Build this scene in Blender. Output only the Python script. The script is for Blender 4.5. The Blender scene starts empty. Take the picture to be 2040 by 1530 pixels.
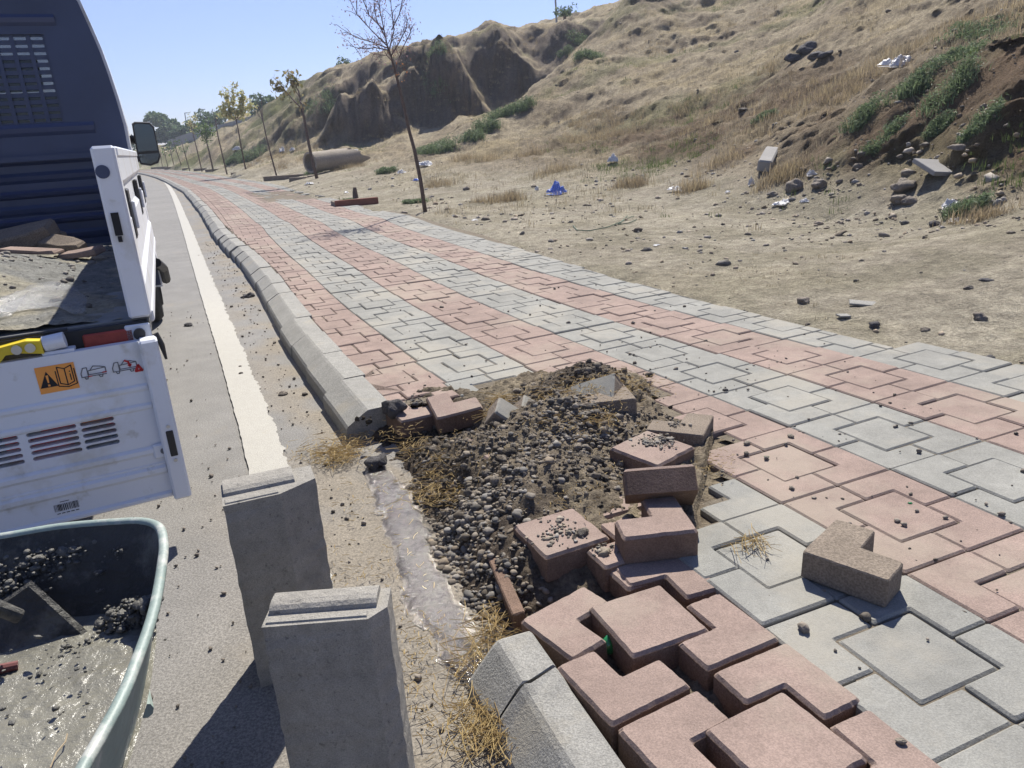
import bpy, math, random
import numpy as np
from mathutils import Vector, Matrix
random.seed(7); RNG = np.random.default_rng(11)
R_ = math.radians
sc = bpy.context.scene

# ------------------------------------------------------------------ camera
F, H = 1480.0, 1.25                       # focal length in photo pixels, eye height in metres
_nad = np.array([1310.-1020, -(5150.-765), -F]); _nad /= np.linalg.norm(_nad)
_up = -_nad; _fw = np.array([0, 0, -1.]); _y = _fw-_up*np.dot(_fw, _up); _y /= np.linalg.norm(_y)
_x = np.cross(_y, _up); RM = np.array([_x, _y, _up])
def ray(px, py): return RM@np.array([px-1020., -(py-765.), -F])
def at(px, py, z=0.0):
    v = ray(px, py); return np.array([0, 0, H])+v*((z-H)/v[2])
def atd(px, py, d):
    v = ray(px, py); return np.array([0, 0, H])+v*(d/np.hypot(v[0], v[1]))
cam = bpy.data.cameras.new("camera"); camo = bpy.data.objects.new("camera", cam); sc.collection.objects.link(camo)
m = Matrix.Identity(4)
for i in range(3):
    for j in range(3): m[i][j] = RM[i, j]
m[2][3] = H
camo.matrix_world = m
cam.sensor_width = 36; cam.lens = 36*F/2040; cam.clip_start = 0.05; cam.clip_end = 3000
sc.camera = camo

# ------------------------------------------------------------------ sky, sun, exposure
SUN_EL, SUN_AZ = 50, 12
w = bpy.data.worlds.new("World"); sc.world = w; w.use_nodes = True
nt = w.node_tree; bg = nt.nodes["Background"]
sky = nt.nodes.new("ShaderNodeTexSky"); sky.sky_type = 'NISHITA'; sky.sun_disc = False
sky.sun_elevation = R_(SUN_EL); sky.sun_rotation = R_(SUN_AZ); sky.air_density = 1.0; sky.dust_density = 0.3; sky.ozone_density = 3.0
tint = nt.nodes.new("ShaderNodeMix"); tint.data_type = 'RGBA'; tint.blend_type = 'MULTIPLY'; tint.inputs[0].default_value = 1
tint.inputs[7].default_value = (.82, .83, 1.14, 1); nt.links.new(sky.outputs[0], tint.inputs[6]); nt.links.new(tint.outputs[2], bg.inputs[0]); bg.inputs[1].default_value = 0.060
sl = bpy.data.lights.new("sun", 'SUN'); sl.energy = 4.6; sl.angle = R_(0.5); sl.color = (1, .95, .86)
so = bpy.data.objects.new("sun", sl); sc.collection.objects.link(so)
sd = Vector((math.sin(R_(SUN_AZ))*math.cos(R_(SUN_EL)), math.cos(R_(SUN_AZ))*math.cos(R_(SUN_EL)), math.sin(R_(SUN_EL))))
so.rotation_euler = sd.to_track_quat('Z', 'Y').to_euler()
sc.view_settings.view_transform = 'Standard'; sc.view_settings.look = 'None'
sc.view_settings.exposure = 1.05; sc.view_settings.gamma = 1
sc.cycles.max_bounces = 6; sc.cycles.transparent_max_bounces = 8

# ------------------------------------------------------------------ noise
def _hash(ix, iy, iz, seed):
    h = (ix*374761393+iy*668265263+iz*2147483647+seed*974634777) & 0xffffffff
    h = ((h ^ (h >> 13))*1274126177) & 0xffffffff
    return ((h ^ (h >> 16)) & 0xffff)/65535.0
def vnoise(x, y, z=None, seed=0):
    x = np.asarray(x, float); y = np.asarray(y, float); z = np.zeros_like(x) if z is None else np.asarray(z, float)
    ix, iy, iz = (np.floor(v).astype(np.int64) for v in (x, y, z))
    fx, fy, fz = x-ix, y-iy, z-iz
    fx, fy, fz = (f*f*(3-2*f) for f in (fx, fy, fz))
    r = 0
    for a in (0, 1):
        for b in (0, 1):
            for c in (0, 1):
                r = r+_hash(ix+a, iy+b, iz+c, seed)*(fx if a else 1-fx)*(fy if b else 1-fy)*(fz if c else 1-fz)
    return r*2-1
def fbm(x, y, z=None, oct=4, seed=0, gain=.5):
    s = 0; a = 1; t = 0; f = 1
    for o in range(oct):
        s = s+a*vnoise(x*f, y*f, None if z is None else z*f, seed+o*17); t += a; a *= gain; f *= 2.03
    return s/t
def sstep(a, b, x):
    t = np.clip((x-a)/(b-a), 0, 1); return t*t*(3-2*t)

# ------------------------------------------------------------------ object helpers
def tag(o, label=None, cat=None, group=None, kind=None):
    if label: o["label"] = label
    if cat: o["category"] = cat
    if group: o["group"] = group
    if kind: o["kind"] = kind
    return o
def link(o, parent=None):
    sc.collection.objects.link(o)
    if parent: o.parent = parent
    return o
def empty(name, loc, rz=0, **k):
    o = bpy.data.objects.new(name, None); o.location = loc; o.rotation_euler = (0, 0, rz); o.empty_display_size = .1
    link(o); tag(o, **k); return o
class MB:
    def __init__(s): s.v = []; s.f = []; s.m = []; s.c = []; s.cur = 0
    def add(s, vs, fs, mi=None, col=None):
        b = len(s.v); s.v += [tuple(float(q) for q in p) for p in vs]
        s.f += [tuple(b+i for i in f) for f in fs]; s.m += [s.cur if mi is None else mi]*len(fs)
        if col is not None: s.c += [tuple(col)]*len(vs)
        return s
    def box(s, x0, x1, y0, y1, z0, z1, mi=None, bev=0):
        if bev <= 0:
            vs = [(x, y, z) for z in (z0, z1) for y in (y0, y1) for x in (x0, x1)]
            return s.add(vs, [(0, 2, 3, 1), (4, 5, 7, 6), (0, 1, 5, 4), (2, 6, 7, 3), (0, 4, 6, 2), (1, 3, 7, 5)], mi)
        b = bev; r = []
        for (zz, i) in ((z0, b), (z0+b, 0), (z1-b, 0), (z1, b)):
            r.append([(x0+i+b*(i == 0), y0+i, zz), (x1-i-b*(i == 0), y0+i, zz), (x1-i, y0+i+b*(i == 0), zz), (x1-i, y1-i-b*(i == 0), zz),
                      (x1-i-b*(i == 0), y1-i, zz), (x0+i+b*(i == 0), y1-i, zz), (x0+i, y1-i-b*(i == 0), zz), (x0+i, y0+i+b*(i == 0), zz)])
        return s.rings(r, mi=mi, cap=True)
    def rings(s, rings, mi=None, cap=True, closed=True, capmi=None):
        n = len(rings[0]); vs = [p for r in rings for p in r]; fs = []
        for k in range(len(rings)-1):
            for i in range(n if closed else n-1):
                j = (i+1) % n; fs.append((k*n+i, k*n+j, (k+1)*n+j, (k+1)*n+i))
        s.add(vs, fs, mi)
        if cap:
            b = len(s.v)-len(vs); mm = s.cur if mi is None else mi
            s.f.append(tuple(b+i for i in reversed(range(n)))); s.m.append(mm)
            s.f.append(tuple(b+(len(rings)-1)*n+i for i in range(n))); s.m.append(mm if capmi is None else capmi)
        return s
    def tube(s, pts, rad, n=8, mi=None, cap=True):
        pts = [Vector(p) for p in pts]; rad = rad if hasattr(rad, '__len__') else [rad]*len(pts); rs = []
        for i, p in enumerate(pts):
            d = (pts[min(i+1, len(pts)-1)]-pts[max(i-1, 0)]).normalized()
            a = d.cross(Vector((0, 0, 1)) if abs(d.z) < .9 else Vector((1, 0, 0))).normalized(); b = d.cross(a)
            rs.append([tuple(p+(a*math.cos(t)+b*math.sin(t))*rad[i]) for t in (2*math.pi*k/n for k in range(n))])
        return s.rings(rs, mi, cap)
    def build(s, name, mats, parent=None, smooth=False, loc=None, rot=None):
        me = bpy.data.meshes.new(name); me.from_pydata(s.v, [], s.f)
        for m_ in (mats if isinstance(mats, (list, tuple)) else [mats]): me.materials.append(m_)
        if s.m: me.polygons.foreach_set("material_index", s.m)
        if smooth: me.polygons.foreach_set("use_smooth", [True]*len(s.f))
        if s.c and len(s.c) == len(s.v):
            ca = me.color_attributes.new("Col", 'FLOAT_COLOR', 'POINT')
            ca.data.foreach_set("color", np.concatenate([np.array(s.c, float).reshape(-1, 3), np.ones((len(s.c), 1))], 1).ravel())
        me.update()
        o = bpy.data.objects.new(name, me); link(o, parent)
        if loc is not None: o.location = loc
        if rot is not None: o.rotation_euler = rot
        return o
def npmesh(name, V, Fc, mat, col=None, smooth=False, parent=None):
    """V (n,3), Fc (m,k) numpy arrays"""
    me = bpy.data.meshes.new(name); V = np.asarray(V, np.float32); Fc = np.asarray(Fc, np.int32); k = Fc.shape[1]
    me.vertices.add(len(V)); me.vertices.foreach_set("co", V.ravel())
    me.loops.add(Fc.size); me.loops.foreach_set("vertex_index", Fc.ravel())
    me.polygons.add(len(Fc)); me.polygons.foreach_set("loop_start", np.arange(0, Fc.size, k, dtype=np.int32))
    try: me.polygons.foreach_set("loop_total", np.full(len(Fc), k, np.int32))
    except Exception: pass
    if smooth: me.polygons.foreach_set("use_smooth", np.ones(len(Fc), bool))
    if col is not None:
        ca = me.color_attributes.new("Col", 'FLOAT_COLOR', 'POINT')
        ca.data.foreach_set("color", np.concatenate([col, np.ones((len(col), 1))], 1).astype(np.float32).ravel())
    me.materials.append(mat); me.update(calc_edges=True); me.validate()
    o = bpy.data.objects.new(name, me); link(o, parent); return o
def gridfaces(nr, nc):
    i = np.arange(nr*nc).reshape(nr, nc)
    return np.stack([i[:-1, :-1], i[:-1, 1:], i[1:, 1:], i[1:, :-1]], -1).reshape(-1, 4)

# ------------------------------------------------------------------ materials
def mat(name, color, rough=.85, spec=.3, noise=None, bump=None, vcol=False, metal=0, speck=None, alpha=None, trans=0, stain=None, sheen=None, objvar=0):
    """noise=(scale, amount) mottling; stain=(scale, colour, threshold); speck=(scale, amount); bump=[(scale, dist)..]"""
    m_ = bpy.data.materials.new(name); m_.use_nodes = True; n = m_.node_tree.nodes; L = m_.node_tree.links; p = n["Principled BSDF"]
    p.inputs['Roughness'].default_value = rough; p.inputs['Specular IOR Level'].default_value = spec; p.inputs['Metallic'].default_value = metal
    tc = n.new('ShaderNodeNewGeometry').outputs['Position'] if not objvar else n.new('ShaderNodeTexCoord').outputs['Object']
    if vcol:
        a = n.new('ShaderNodeVertexColor'); a.layer_name = "Col"; c = a.outputs['Color']
    else:
        r = n.new('ShaderNodeRGB'); r.outputs[0].default_value = (*color, 1); c = r.outputs[0]
    def tex(scale, detail=6, rough_=.6):
        t = n.new('ShaderNodeTexNoise'); t.inputs['Scale'].default_value = scale; t.inputs['Detail'].default_value = detail; t.inputs['Roughness'].default_value = rough_
        L.new(tc, t.inputs['Vector']); return t.outputs['Fac']
    def mul(c, fac, lo, hi, f0=.3, f1=.7):
        mr = n.new('ShaderNodeMapRange'); mr.inputs[1].default_value = f0; mr.inputs[2].default_value = f1; mr.inputs[3].default_value = lo; mr.inputs[4].default_value = hi
        L.new(fac, mr.inputs[0]); v = n.new('ShaderNodeVectorMath'); v.operation = 'SCALE'; L.new(c, v.inputs[0]); L.new(mr.outputs[0], v.inputs['Scale']); return v.outputs[0]
    for (s_, a_) in (noise or []): c = mul(c, tex(s_), 1-a_, 1+a_)
    if speck:
        for (s_, a_) in speck:
            c = mul(c, tex(s_, 2, .5), 1-a_, 1+a_*.6, .38, .62)
    if stain:
        for (s_, col, th, amt) in stain:
            mr = n.new('ShaderNodeMapRange'); mr.inputs[1].default_value = th; mr.inputs[2].default_value = th+.12; mr.inputs[4].default_value = amt
            L.new(tex(s_, 8, .65), mr.inputs[0]); mx = n.new('ShaderNodeMix'); mx.data_type = 'RGBA'
            L.new(mr.outputs[0], mx.inputs[0]); L.new(c, mx.inputs[6]); mx.inputs[7].default_value = (*col, 1); c = mx.outputs[2]
    L.new(c, p.inputs['Base Color'])
    nrm = None
    for (s_, d_) in (bump or []):
        b = n.new('ShaderNodeBump'); b.inputs['Distance'].default_value = d_; b.inputs['Strength'].default_value = 1
        L.new(tex(s_, 6, .65), b.inputs['Height'])
        if nrm: L.new(nrm, b.inputs['Normal'])
        nrm = b.outputs[0]
    if nrm: L.new(nrm, p.inputs['Normal'])
    if alpha is not None: p.inputs['Alpha'].default_value = alpha
    if name in ('dry_grass', 'leaf'):
        tl_ = n.new('ShaderNodeBsdfTranslucent'); L.new(c, tl_.inputs[0]); mx_ = n.new('ShaderNodeMixShader'); mx_.inputs[0].default_value = .33
        L.new(p.outputs[0], mx_.inputs[1]); L.new(tl_.outputs[0], mx_.inputs[2]); L.new(mx_.outputs[0], n['Material Output'].inputs[0])
    if trans: p.inputs['Transmission Weight'].default_value = trans
    return m_
M = {}
M['asphalt'] = mat('asphalt', (.175, .168, .158), .9, .25, noise=[(.7, .10), (6, .10)], speck=[(150, .26), (420, .2)], bump=[(220, .0022)],
                   stain=[(2.2, (.24, .21, .165), .60, .5), (120, (.085, .08, .075), .60, .75)], vcol=True)
M['line'] = mat('line_paint', (.345, .33, .29), .7, .3, noise=[(30, .05)], speck=[(200, .1)], stain=[(60, (.2, .19, .17), .64, .8), (9, (.3, .27, .2), .62, .5)], bump=[(160, .003)])
M['red'] = mat('red_concrete', (.238, .178, .15), .9, .2, noise=[(3.1, .16), (9, .10), (30, .08)], speck=[(260, .16)], stain=[(1.7, (.29, .245, .195), .50, .6), (90, (.12, .09, .075), .66, .7)], bump=[(220, .0016), (50, .001)])
M['grey'] = mat('grey_concrete', (.222, .219, .198), .9, .2, noise=[(2.7, .14), (9, .09), (30, .08)], speck=[(260, .14)], stain=[(1.7, (.29, .27, .225), .50, .6), (90, (.10, .10, .095), .66, .7)], bump=[(220, .0016), (50, .001)])
M['under'] = mat('raw_concrete', (.20, .165, .13), .95, .15, noise=[(9, .15)], speck=[(200, .25)], bump=[(150, .004), (40, .003)])
M['redside'] = mat('red_paver_side', (.17, .115, .085), .95, .15, noise=[(14, .2)], speck=[(240, .2)], bump=[(150, .003), (30, .003)])
M['bed'] = mat('joint_sand', (.155, .132, .10), .95, .1, noise=[(20, .25)], bump=[(90, .01)])
M['kerb'] = mat('kerb_concrete', (.255, .248, .225), .9, .2, noise=[(3, .12), (30, .12)], speck=[(240, .2)], stain=[(4, (.30, .27, .21), .55, .5), (120, (.1, .1, .09), .66, .6)], bump=[(170, .003), (40, .002)])
M['stone'] = mat('kerb_stone_concrete', (.27, .255, .225), .92, .2, noise=[(5, .16), (40, .08)], speck=[(420, .16)], stain=[(75, (.07, .066, .06), .60, .8), (160, (.05, .05, .047), .61, .8), (6, (.16, .15, .135), .55, .5)], bump=[(300, .0018), (80, .004)])
M['soil'] = mat('soil', (1, 1, 1), .95, .1, vcol=True, noise=[(1.3, .12), (8, .22), (45, .25)], stain=[(17, (.19, .16, .12), .57, .5), (55, (.15, .125, .095), .60, .6)], bump=[(3, .16), (14, .10), (50, .035)])
M['heap'] = mat('dug_soil', (1, 1, 1), .95, .1, vcol=True, noise=[(14, .3), (70, .3)], stain=[(40, (.09, .07, .052), .54, .7)], bump=[(60, .014), (160, .010)])
M['gravel'] = mat('gravel', (1, 1, 1), .85, .25, vcol=True, noise=[(60, .2)], bump=[(200, .001)])
M['rock'] = mat('rock', (.22, .19, .155), .9, .2, noise=[(5, .3), (30, .2)], bump=[(12, .05), (60, .012)])
M['darkrock'] = mat('dark_rock', (.085, .08, .08), .9, .2, noise=[(5, .3), (30, .2)], bump=[(12, .05), (60, .012)])
M['grass'] = mat('dry_grass', (1, 1, 1), .8, .15, vcol=True)
M['leaf'] = mat('leaf', (1, 1, 1), .65, .25, vcol=True)
M['bark'] = mat('bark', (.115, .085, .07), .9, .15, noise=[(20, .3)], bump=[(60, .006)])
M['slurry'] = mat('wet_slurry', (.11, .10, .095), .11, .5, noise=[(14, .25), (60, .25)], bump=[(240, .0022), (80, .0016)], vcol=True)
M['white'] = mat('white_paint', (.62, .64, .68), .32, .5, noise=[(3, .03)], stain=[(3.5, (.42, .39, .31), .54, .55), (14, (.33, .31, .26), .60, .5), (60, (.14, .13, .12), .67, .8)], objvar=1)
M['navyrib'] = mat('panel_rib_paint', (.042, .056, .115), .5, .5, objvar=1)  # lighter than the panel: light caught on the rib tops is put into the colour
M['navy'] = mat('dark_blue_panel', (.028, .042, .092), .45, .5, noise=[(3, .2)], objvar=1)  # dark grey-blue panel with the extra blue of lens flare painted in
M['black'] = mat('black_plastic', (.02, .02, .022), .5, .4, noise=[(20, .1)])
M['rubber'] = mat('tyre_rubber', (.035, .034, .033), .85, .3, noise=[(20, .2)], bump=[(60, .003)])
M['redlens'] = mat('red_lens', (.75, .04, .03), .2, .6, noise=[(30, .1)])
M['dullred'] = mat('faded_reflector', (.30, .045, .03), .5, .4, noise=[(40, .2)])
M['amber'] = mat('amber_lens', (.75, .2, .03), .2, .6, noise=[(30, .2)])
M['clear'] = mat('clear_lens', (.4, .4, .4), .2, .6, noise=[(30, .2)])
M['yellow'] = mat('yellow_paint', (.60, .45, .02), .4, .5, noise=[(20, .1)])
M['orange'] = mat('orange_sticker', (.75, .30, .06), .5, .4, noise=[(20, .04)])
M['ink'] = mat('printed_ink', (.012, .012, .015), .6, .3)
M['redink'] = mat('red_ink', (.45, .03, .03), .6, .3)
M['greyink'] = mat('grey_ink', (.14, .14, .15), .6, .3)
M['steel'] = mat('steel', (.5, .5, .5), .35, .5, metal=.8, noise=[(20, .1)])
M['mirror'] = mat('mirror_glass', (.07, .085, .10), .04, .5, metal=1)  # dark tint paints in the reflection of the dark truck
M['glass'] = mat('dark_glass', (.04, .055, .07), .05, .5, alpha=.62)
M['seat'] = mat('seat_cloth', (.03, .032, .04), .9, .2)
M['sand'] = mat('sand_heap', (1, 1, 1), .95, .15, vcol=True, noise=[(8, .2), (60, .25)], bump=[(25, .03), (90, .012)])
M['floor'] = mat('bed_floor', (.17, .175, .17), .7, .3, noise=[(6, .25)], stain=[(5, (.25, .23, .19), .5, .8)], bump=[(60, .003)], objvar=1)
M['green'] = mat('green_painted_steel', (.20, .25, .225), .5, .45, noise=[(6, .12), (40, .1)], stain=[(9, (.42, .42, .38), .50, .85), (30, (.25, .2, .12), .66, .6)], bump=[(40, .002)])
M['greenin'] = mat('mortar_caked_steel', (.05, .048, .043), .55, .35, noise=[(8, .3)], stain=[(7, (.17, .165, .14), .52, .75)], bump=[(22, .02), (80, .008)])
M['mortar'] = mat('wet_mortar', (.165, .158, .128), .22, .6, noise=[(5, .12), (50, .08)], stain=[(7, (.12, .115, .095), .52, .7)], bump=[(12, .010), (45, .003)])
M['lump'] = mat('mortar_lump', (.08, .078, .07), .3, .6, noise=[(20, .3)], bump=[(40, .01), (120, .005)])
M['bagwhite'] = mat('white_plastic_film', (.55, .55, .56), .35, .5, noise=[(9, .25)], bump=[(25, .02)], alpha=.8)
M['bagblue'] = mat('blue_plastic_film', (.10, .19, .62), .3, .5, noise=[(20, .2)], alpha=.85)
M['bagclear'] = mat('clear_plastic_film', (.42, .43, .43), .15, .8, noise=[(12, .15)], bump=[(30, .01)], alpha=.22)
M['glassgreen'] = mat('green_bottle_glass', (.03, .30, .09), .08, .8, trans=.5)
M['pipe'] = mat('pipe_concrete', (.27, .235, .19), .9, .2, noise=[(2, .15), (20, .15)], bump=[(30, .006)])
M['wall'] = mat('wall_concrete', (.26, .25, .235), .9, .15, noise=[(.4, .1), (3, .12)])
M['pole'] = mat('galvanised_steel', (.22, .23, .25), .5, .4)
M['clay'] = mat('red_clay_brick', (.20, .085, .06), .9, .2, noise=[(6, .2)])
M['wood'] = mat('wood_handle', (.30, .24, .16), .7, .3, noise=[(20, .2)])

# ------------------------------------------------------------------ pavement centre curve (boundary between 3rd and 4th stripe)
def catmull(P, n=24):
    P = [np.array(p, float) for p in P]; P = [2*P[0]-P[1]]+P+[2*P[-1]-P[-2]]; out = []
    for i in range(1, len(P)-2):
        for k in range(n):
            t = k/n; a, b, c, d = P[i-1:i+3]
            out.append(.5*((2*b)+(c-a)*t+(2*a-5*b+4*c-d)*t*t+(3*b-a-3*c+d)*t**3))
    out.append(P[-2]); return np.array(out)
CP = [(2.62, -1.2), (2.08, .10), (1.66, 1.14), (1.29, 2.06), (1.02, 2.68), (.60, 3.55), (.05, 4.70), (-.52, 6.02), (-1.12, 7.52), (-1.72, 8.98), (-2.45, 10.83), (-3.14, 12.6), (-5.05, 17.3), (-8.3, 24.9), (-11.15, 30.9), (-25.6, 60.0), (-52, 108)]
CV = catmull(CP); _seg = np.linalg.norm(np.diff(CV, axis=0), axis=1); CS = np.concatenate([[0], np.cumsum(_seg)])
_T = np.gradient(CV, axis=0); _T /= np.linalg.norm(_T, axis=1)[:, None]
CN = np.stack([_T[:, 1], -_T[:, 0]], 1)
def cpos(s, t):
    s = np.asarray(s, float); x = np.interp(s, CS, CV[:, 0]); y = np.interp(s, CS, CV[:, 1])
    nx = np.interp(s, CS, CN[:, 0]); ny = np.interp(s, CS, CN[:, 1]); return x+nx*t, y+ny*t
def s_of_y(y): return float(np.interp(y, CV[:, 1], CS))
def st_of(x, y):
    """project points on the curve -> (s, t)"""
    x = np.asarray(x, float).ravel(); y = np.asarray(y, float).ravel(); s = np.empty_like(x); t = np.empty_like(x)
    ii = np.arange(0, len(CV), 3)
    for a in range(0, len(x), 20000):
        dx = x[a:a+20000, None]-CV[ii, 0]; dy = y[a:a+20000, None]-CV[ii, 1]; k = ii[np.argmin(dx*dx+dy*dy, 1)]
        dx = x[a:a+20000]-CV[k, 0]; dy = y[a:a+20000]-CV[k, 1]
        t[a:a+20000] = dx*CN[k, 0]+dy*CN[k, 1]; s[a:a+20000] = CS[k]+dx*(-CN[k, 1])+dy*CN[k, 0]
    return s, t
S0 = s_of_y(2.21)
def wscale(s): return 1.06-.075*float(sstep(s_of_y(2.6), s_of_y(4.5), s))
_B0 = np.array([at(*p, .12)[:2] for p in ((1290, 1530), (1147, 1377), (1057, 1250), (770, 800), (735, 757), (680, 702), (617, 627), (567, 560), (520, 510), (470, 472), (457, 464), (437, 437), (405, 402), (383, 383), (363, 370), (340, 359))])
_B6 = np.array([at(*p, .12)[:2] for p in ((2400, 745), (2200, 732), (2040, 724), (1960, 718), (1890, 717), (1823, 722), (1687, 683), (1560, 647), (1360, 597), (1147, 527), (1083, 510), (963, 467), (827, 433), (793, 423))])
_bs, _bt = st_of(_B0[:, 0], _B0[:, 1]); _o = np.argsort(_bs); _bs, _bt = _bs[_o], _bt[_o]
_gs = np.linspace(_bs[0], _bs[-1], 400); _gt = np.interp(_gs, _bs, _bt); _bt0, _bs0 = _bt, _bs
_gt = np.array([(np.exp(-((_gs-q)/(.25+.06*q))**2)*_gt).sum()/np.exp(-((_gs-q)/(.25+.06*q))**2).sum() for q in _gs]); _bs, _bt = _gs, _gt
_KE = float(_bs0[3]); _b6s, _b6t = st_of(_B6[:, 0], _B6[:, 1]); _o = np.argsort(_b6s); _b6s, _b6t = _b6s[_o], _b6t[_o]
def t_left(s): return np.interp(s, np.concatenate([_bs, [CS[-1]]]), np.concatenate([_bt, [-1.35]]))
def t_right(s): return np.interp(s, np.concatenate([[0, _b6s[0]-.3], _b6s, [_b6s[-1]+.5, _b6s[-1]+.6, _b6s[-1]+8, CS[-1]]]), np.concatenate([[_b6t[0], _b6t[0]], _b6t, [_b6t[-1], .9, .9, 1.3]]))
print('t_left', np.round(_bs, 2), np.round(_bt, 2)); print('t_right', np.round(_b6s, 2), np.round(_b6t, 2), 'W', wscale(0)*.433)
def walk_z(x, y): return .120+.007*fbm(np.asarray(x)*1.3, np.asarray(y)*1.3, oct=2, seed=5)+.035*np.exp(-((np.asarray(y)-11.6)/.8)**2)

# ------------------------------------------------------------------ slope surface: thin plate spline through surveyed points
pts = []
def G(px, py, z=.12): pts.append(at(px, py, z))
def D(px, py, d): pts.append(atd(px, py, d))
for p in ((2040, 450), (1800, 432), (1600, 422), (1400, 418), (1200, 408), (1000, 400), (900, 392)): G(*p)
for p in ((470, 344), (520, 353), (430, 341), (560, 356)): G(*p)
for p in ((1700, 600), (1300, 520), (2000, 640), (1000, 450), (1500, 500), (900, 430)): G(*p)
for p in ((2030, 330, 8.6), (2030, 250, 9.6), (2030, 190, 10.1), (2030, 110, 10.8), (2030, 60, 13), (2030, 0, 16), (2300, 0, 15), (2400, 200, 9), (2300, 420, 6.5),
          (1850, 340, 9.6), (1850, 250, 11), (1820, 180, 12), (1820, 130, 13.5), (1850, 60, 18), (1850, 0, 22), (1850, -120, 32),
          (1650, 345, 11), (1650, 260, 13.5), (1650, 200, 15.5), (1650, 120, 20), (1650, 50, 27), (1650, 0, 33), (1650, -100, 42),
          (1450, 350, 13), (1450, 280, 16), (1450, 220, 19), (1450, 140, 25), (1450, 70, 32), (1450, 0, 40), (1450, -60, 46),
          (1250, 345, 15.5), (1250, 280, 20), (1250, 200, 25), (1250, 120, 31), (1250, 50, 37), (1262, 2, 42),
          (1100, 330, 18.5), (1100, 260, 24), (1100, 195, 28), (1120, 130, 33), (1190, 60, 38),
          (980, 330, 20), (960, 290, 24), (960, 262, 26), (860, 340, 21), (850, 305, 25),
          (760, 292, 41), (850, 283, 42), (950, 262, 42.5), (1040, 235, 44), (780, 320, 30),
          (860, 80, 50), (960, 52, 50), (1090, 42, 50), (1150, 28, 50), (1230, 8, 52),
          (720, 118, 56), (620, 165, 62), (530, 213, 72), (700, 200, 49), (700, 250, 45), (700, 305, 34), (640, 250, 50), (640, 300, 40),
          (590, 290, 45), (560, 312, 42), (500, 290, 55), (500, 328, 38), (450, 295, 66), (450, 330, 50), (400, 305, 80), (360, 325, 75), (330, 335, 70),
          (431, 268, 95), (496, 250, 85), (524, 242, 80), (334, 285, 120), (300, 318, 110), (700, 340, 27), (640, 345, 27)): D(*p)
def az_pt(px, d, z): v = ray(px, 300); h = np.hypot(v[0], v[1]); pts.append(np.array([v[0]/h*d, v[1]/h*d, z]))
for p in ((900, 33, 1.0), (980, 36, 1.3), (1060, 40, 2.8), (1150, 44.5, 5.2), (1240, 49, 8.8), (1340, 52, 11),
          (860, 70, 8.8), (1000, 75, 10), (1150, 75, 11), (1300, 75, 13), (720, 80, 8), (1000, 140, 10), (600, 100, 7.5), (600, 150, 8), (430, 140, 4.5), (300, 160, 2.5), (1700, 90, 18), (2300, 60, 16)): az_pt(*p)
for p in ((6, 2), (9, 0), (14, 3), (8, -8), (3, -8), (4, 1), (4.5, 3.5), (-3, 14), (-7, 26), (-12, 38), (-20, 54), (-30, 75), (-70, 130), (-130, 230), (-60, 40), (-40, 10), (-150, 60), (-20, -40), (40, -60)): pts.append(np.array([p[0], p[1], .12]))
PT = np.array(pts)
def _U(r2): return .5*r2*np.log(r2+1e-9)
_sc = np.array([1., 1.])
_d2 = ((PT[:, None, :2]-PT[None, :, :2])**2).sum(-1); _n = len(PT); _A = np.zeros((_n+3, _n+3)); _A[:_n, :_n] = _U(_d2)+np.eye(_n)*1.5
_A[:_n, _n] = 1; _A[:_n, _n+1:] = PT[:, :2]; _A[_n:, :_n] = _A[:_n, _n:].T
_w = np.linalg.solve(_A, np.concatenate([PT[:, 2], [0, 0, 0]]))
def tps(x, y):
    sh = np.shape(x); x = np.ravel(x); y = np.ravel(y); r = np.empty_like(x, float)
    for a in range(0, len(x), 20000):
        xx, yy = x[a:a+20000], y[a:a+20000]
        r[a:a+20000] = _U((xx[:, None]-PT[:, 0])**2+(yy[:, None]-PT[:, 1])**2)@_w[:_n]+_w[_n]+_w[_n+1]*xx+_w[_n+2]*yy
    return r.reshape(sh)
YAW0 = math.atan2(1020-1020, F)-math.atan2(ray(1020, 250)[0], ray(1020, 250)[1])
CLX = [600, 700, 760, 850, 950, 1040, 1150, 1240, 1340]; CLD = [50, 47, 45.5, 46, 47, 48.5, 50, 52, 54]
CLF = [1.6, 1.35, 1.35, 1.5, 2.0, 2.6, 4.5, 7.5, 10]
CLT = [float(atd(px, py, d_+1.3)[2]) for px, py, d_ in zip(CLX, (175, 130, 108, 82, 56, 48, 32, 8, -20), CLD)]
KN = [(745, 43, 1.9, 2.3), (885, 44.5, 2.2, 3.4), (655, 47, 2.2, 1.3), (1010, 47.5, 1.8, 1.6), (600, 52, 2.5, 1.2)]
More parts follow.
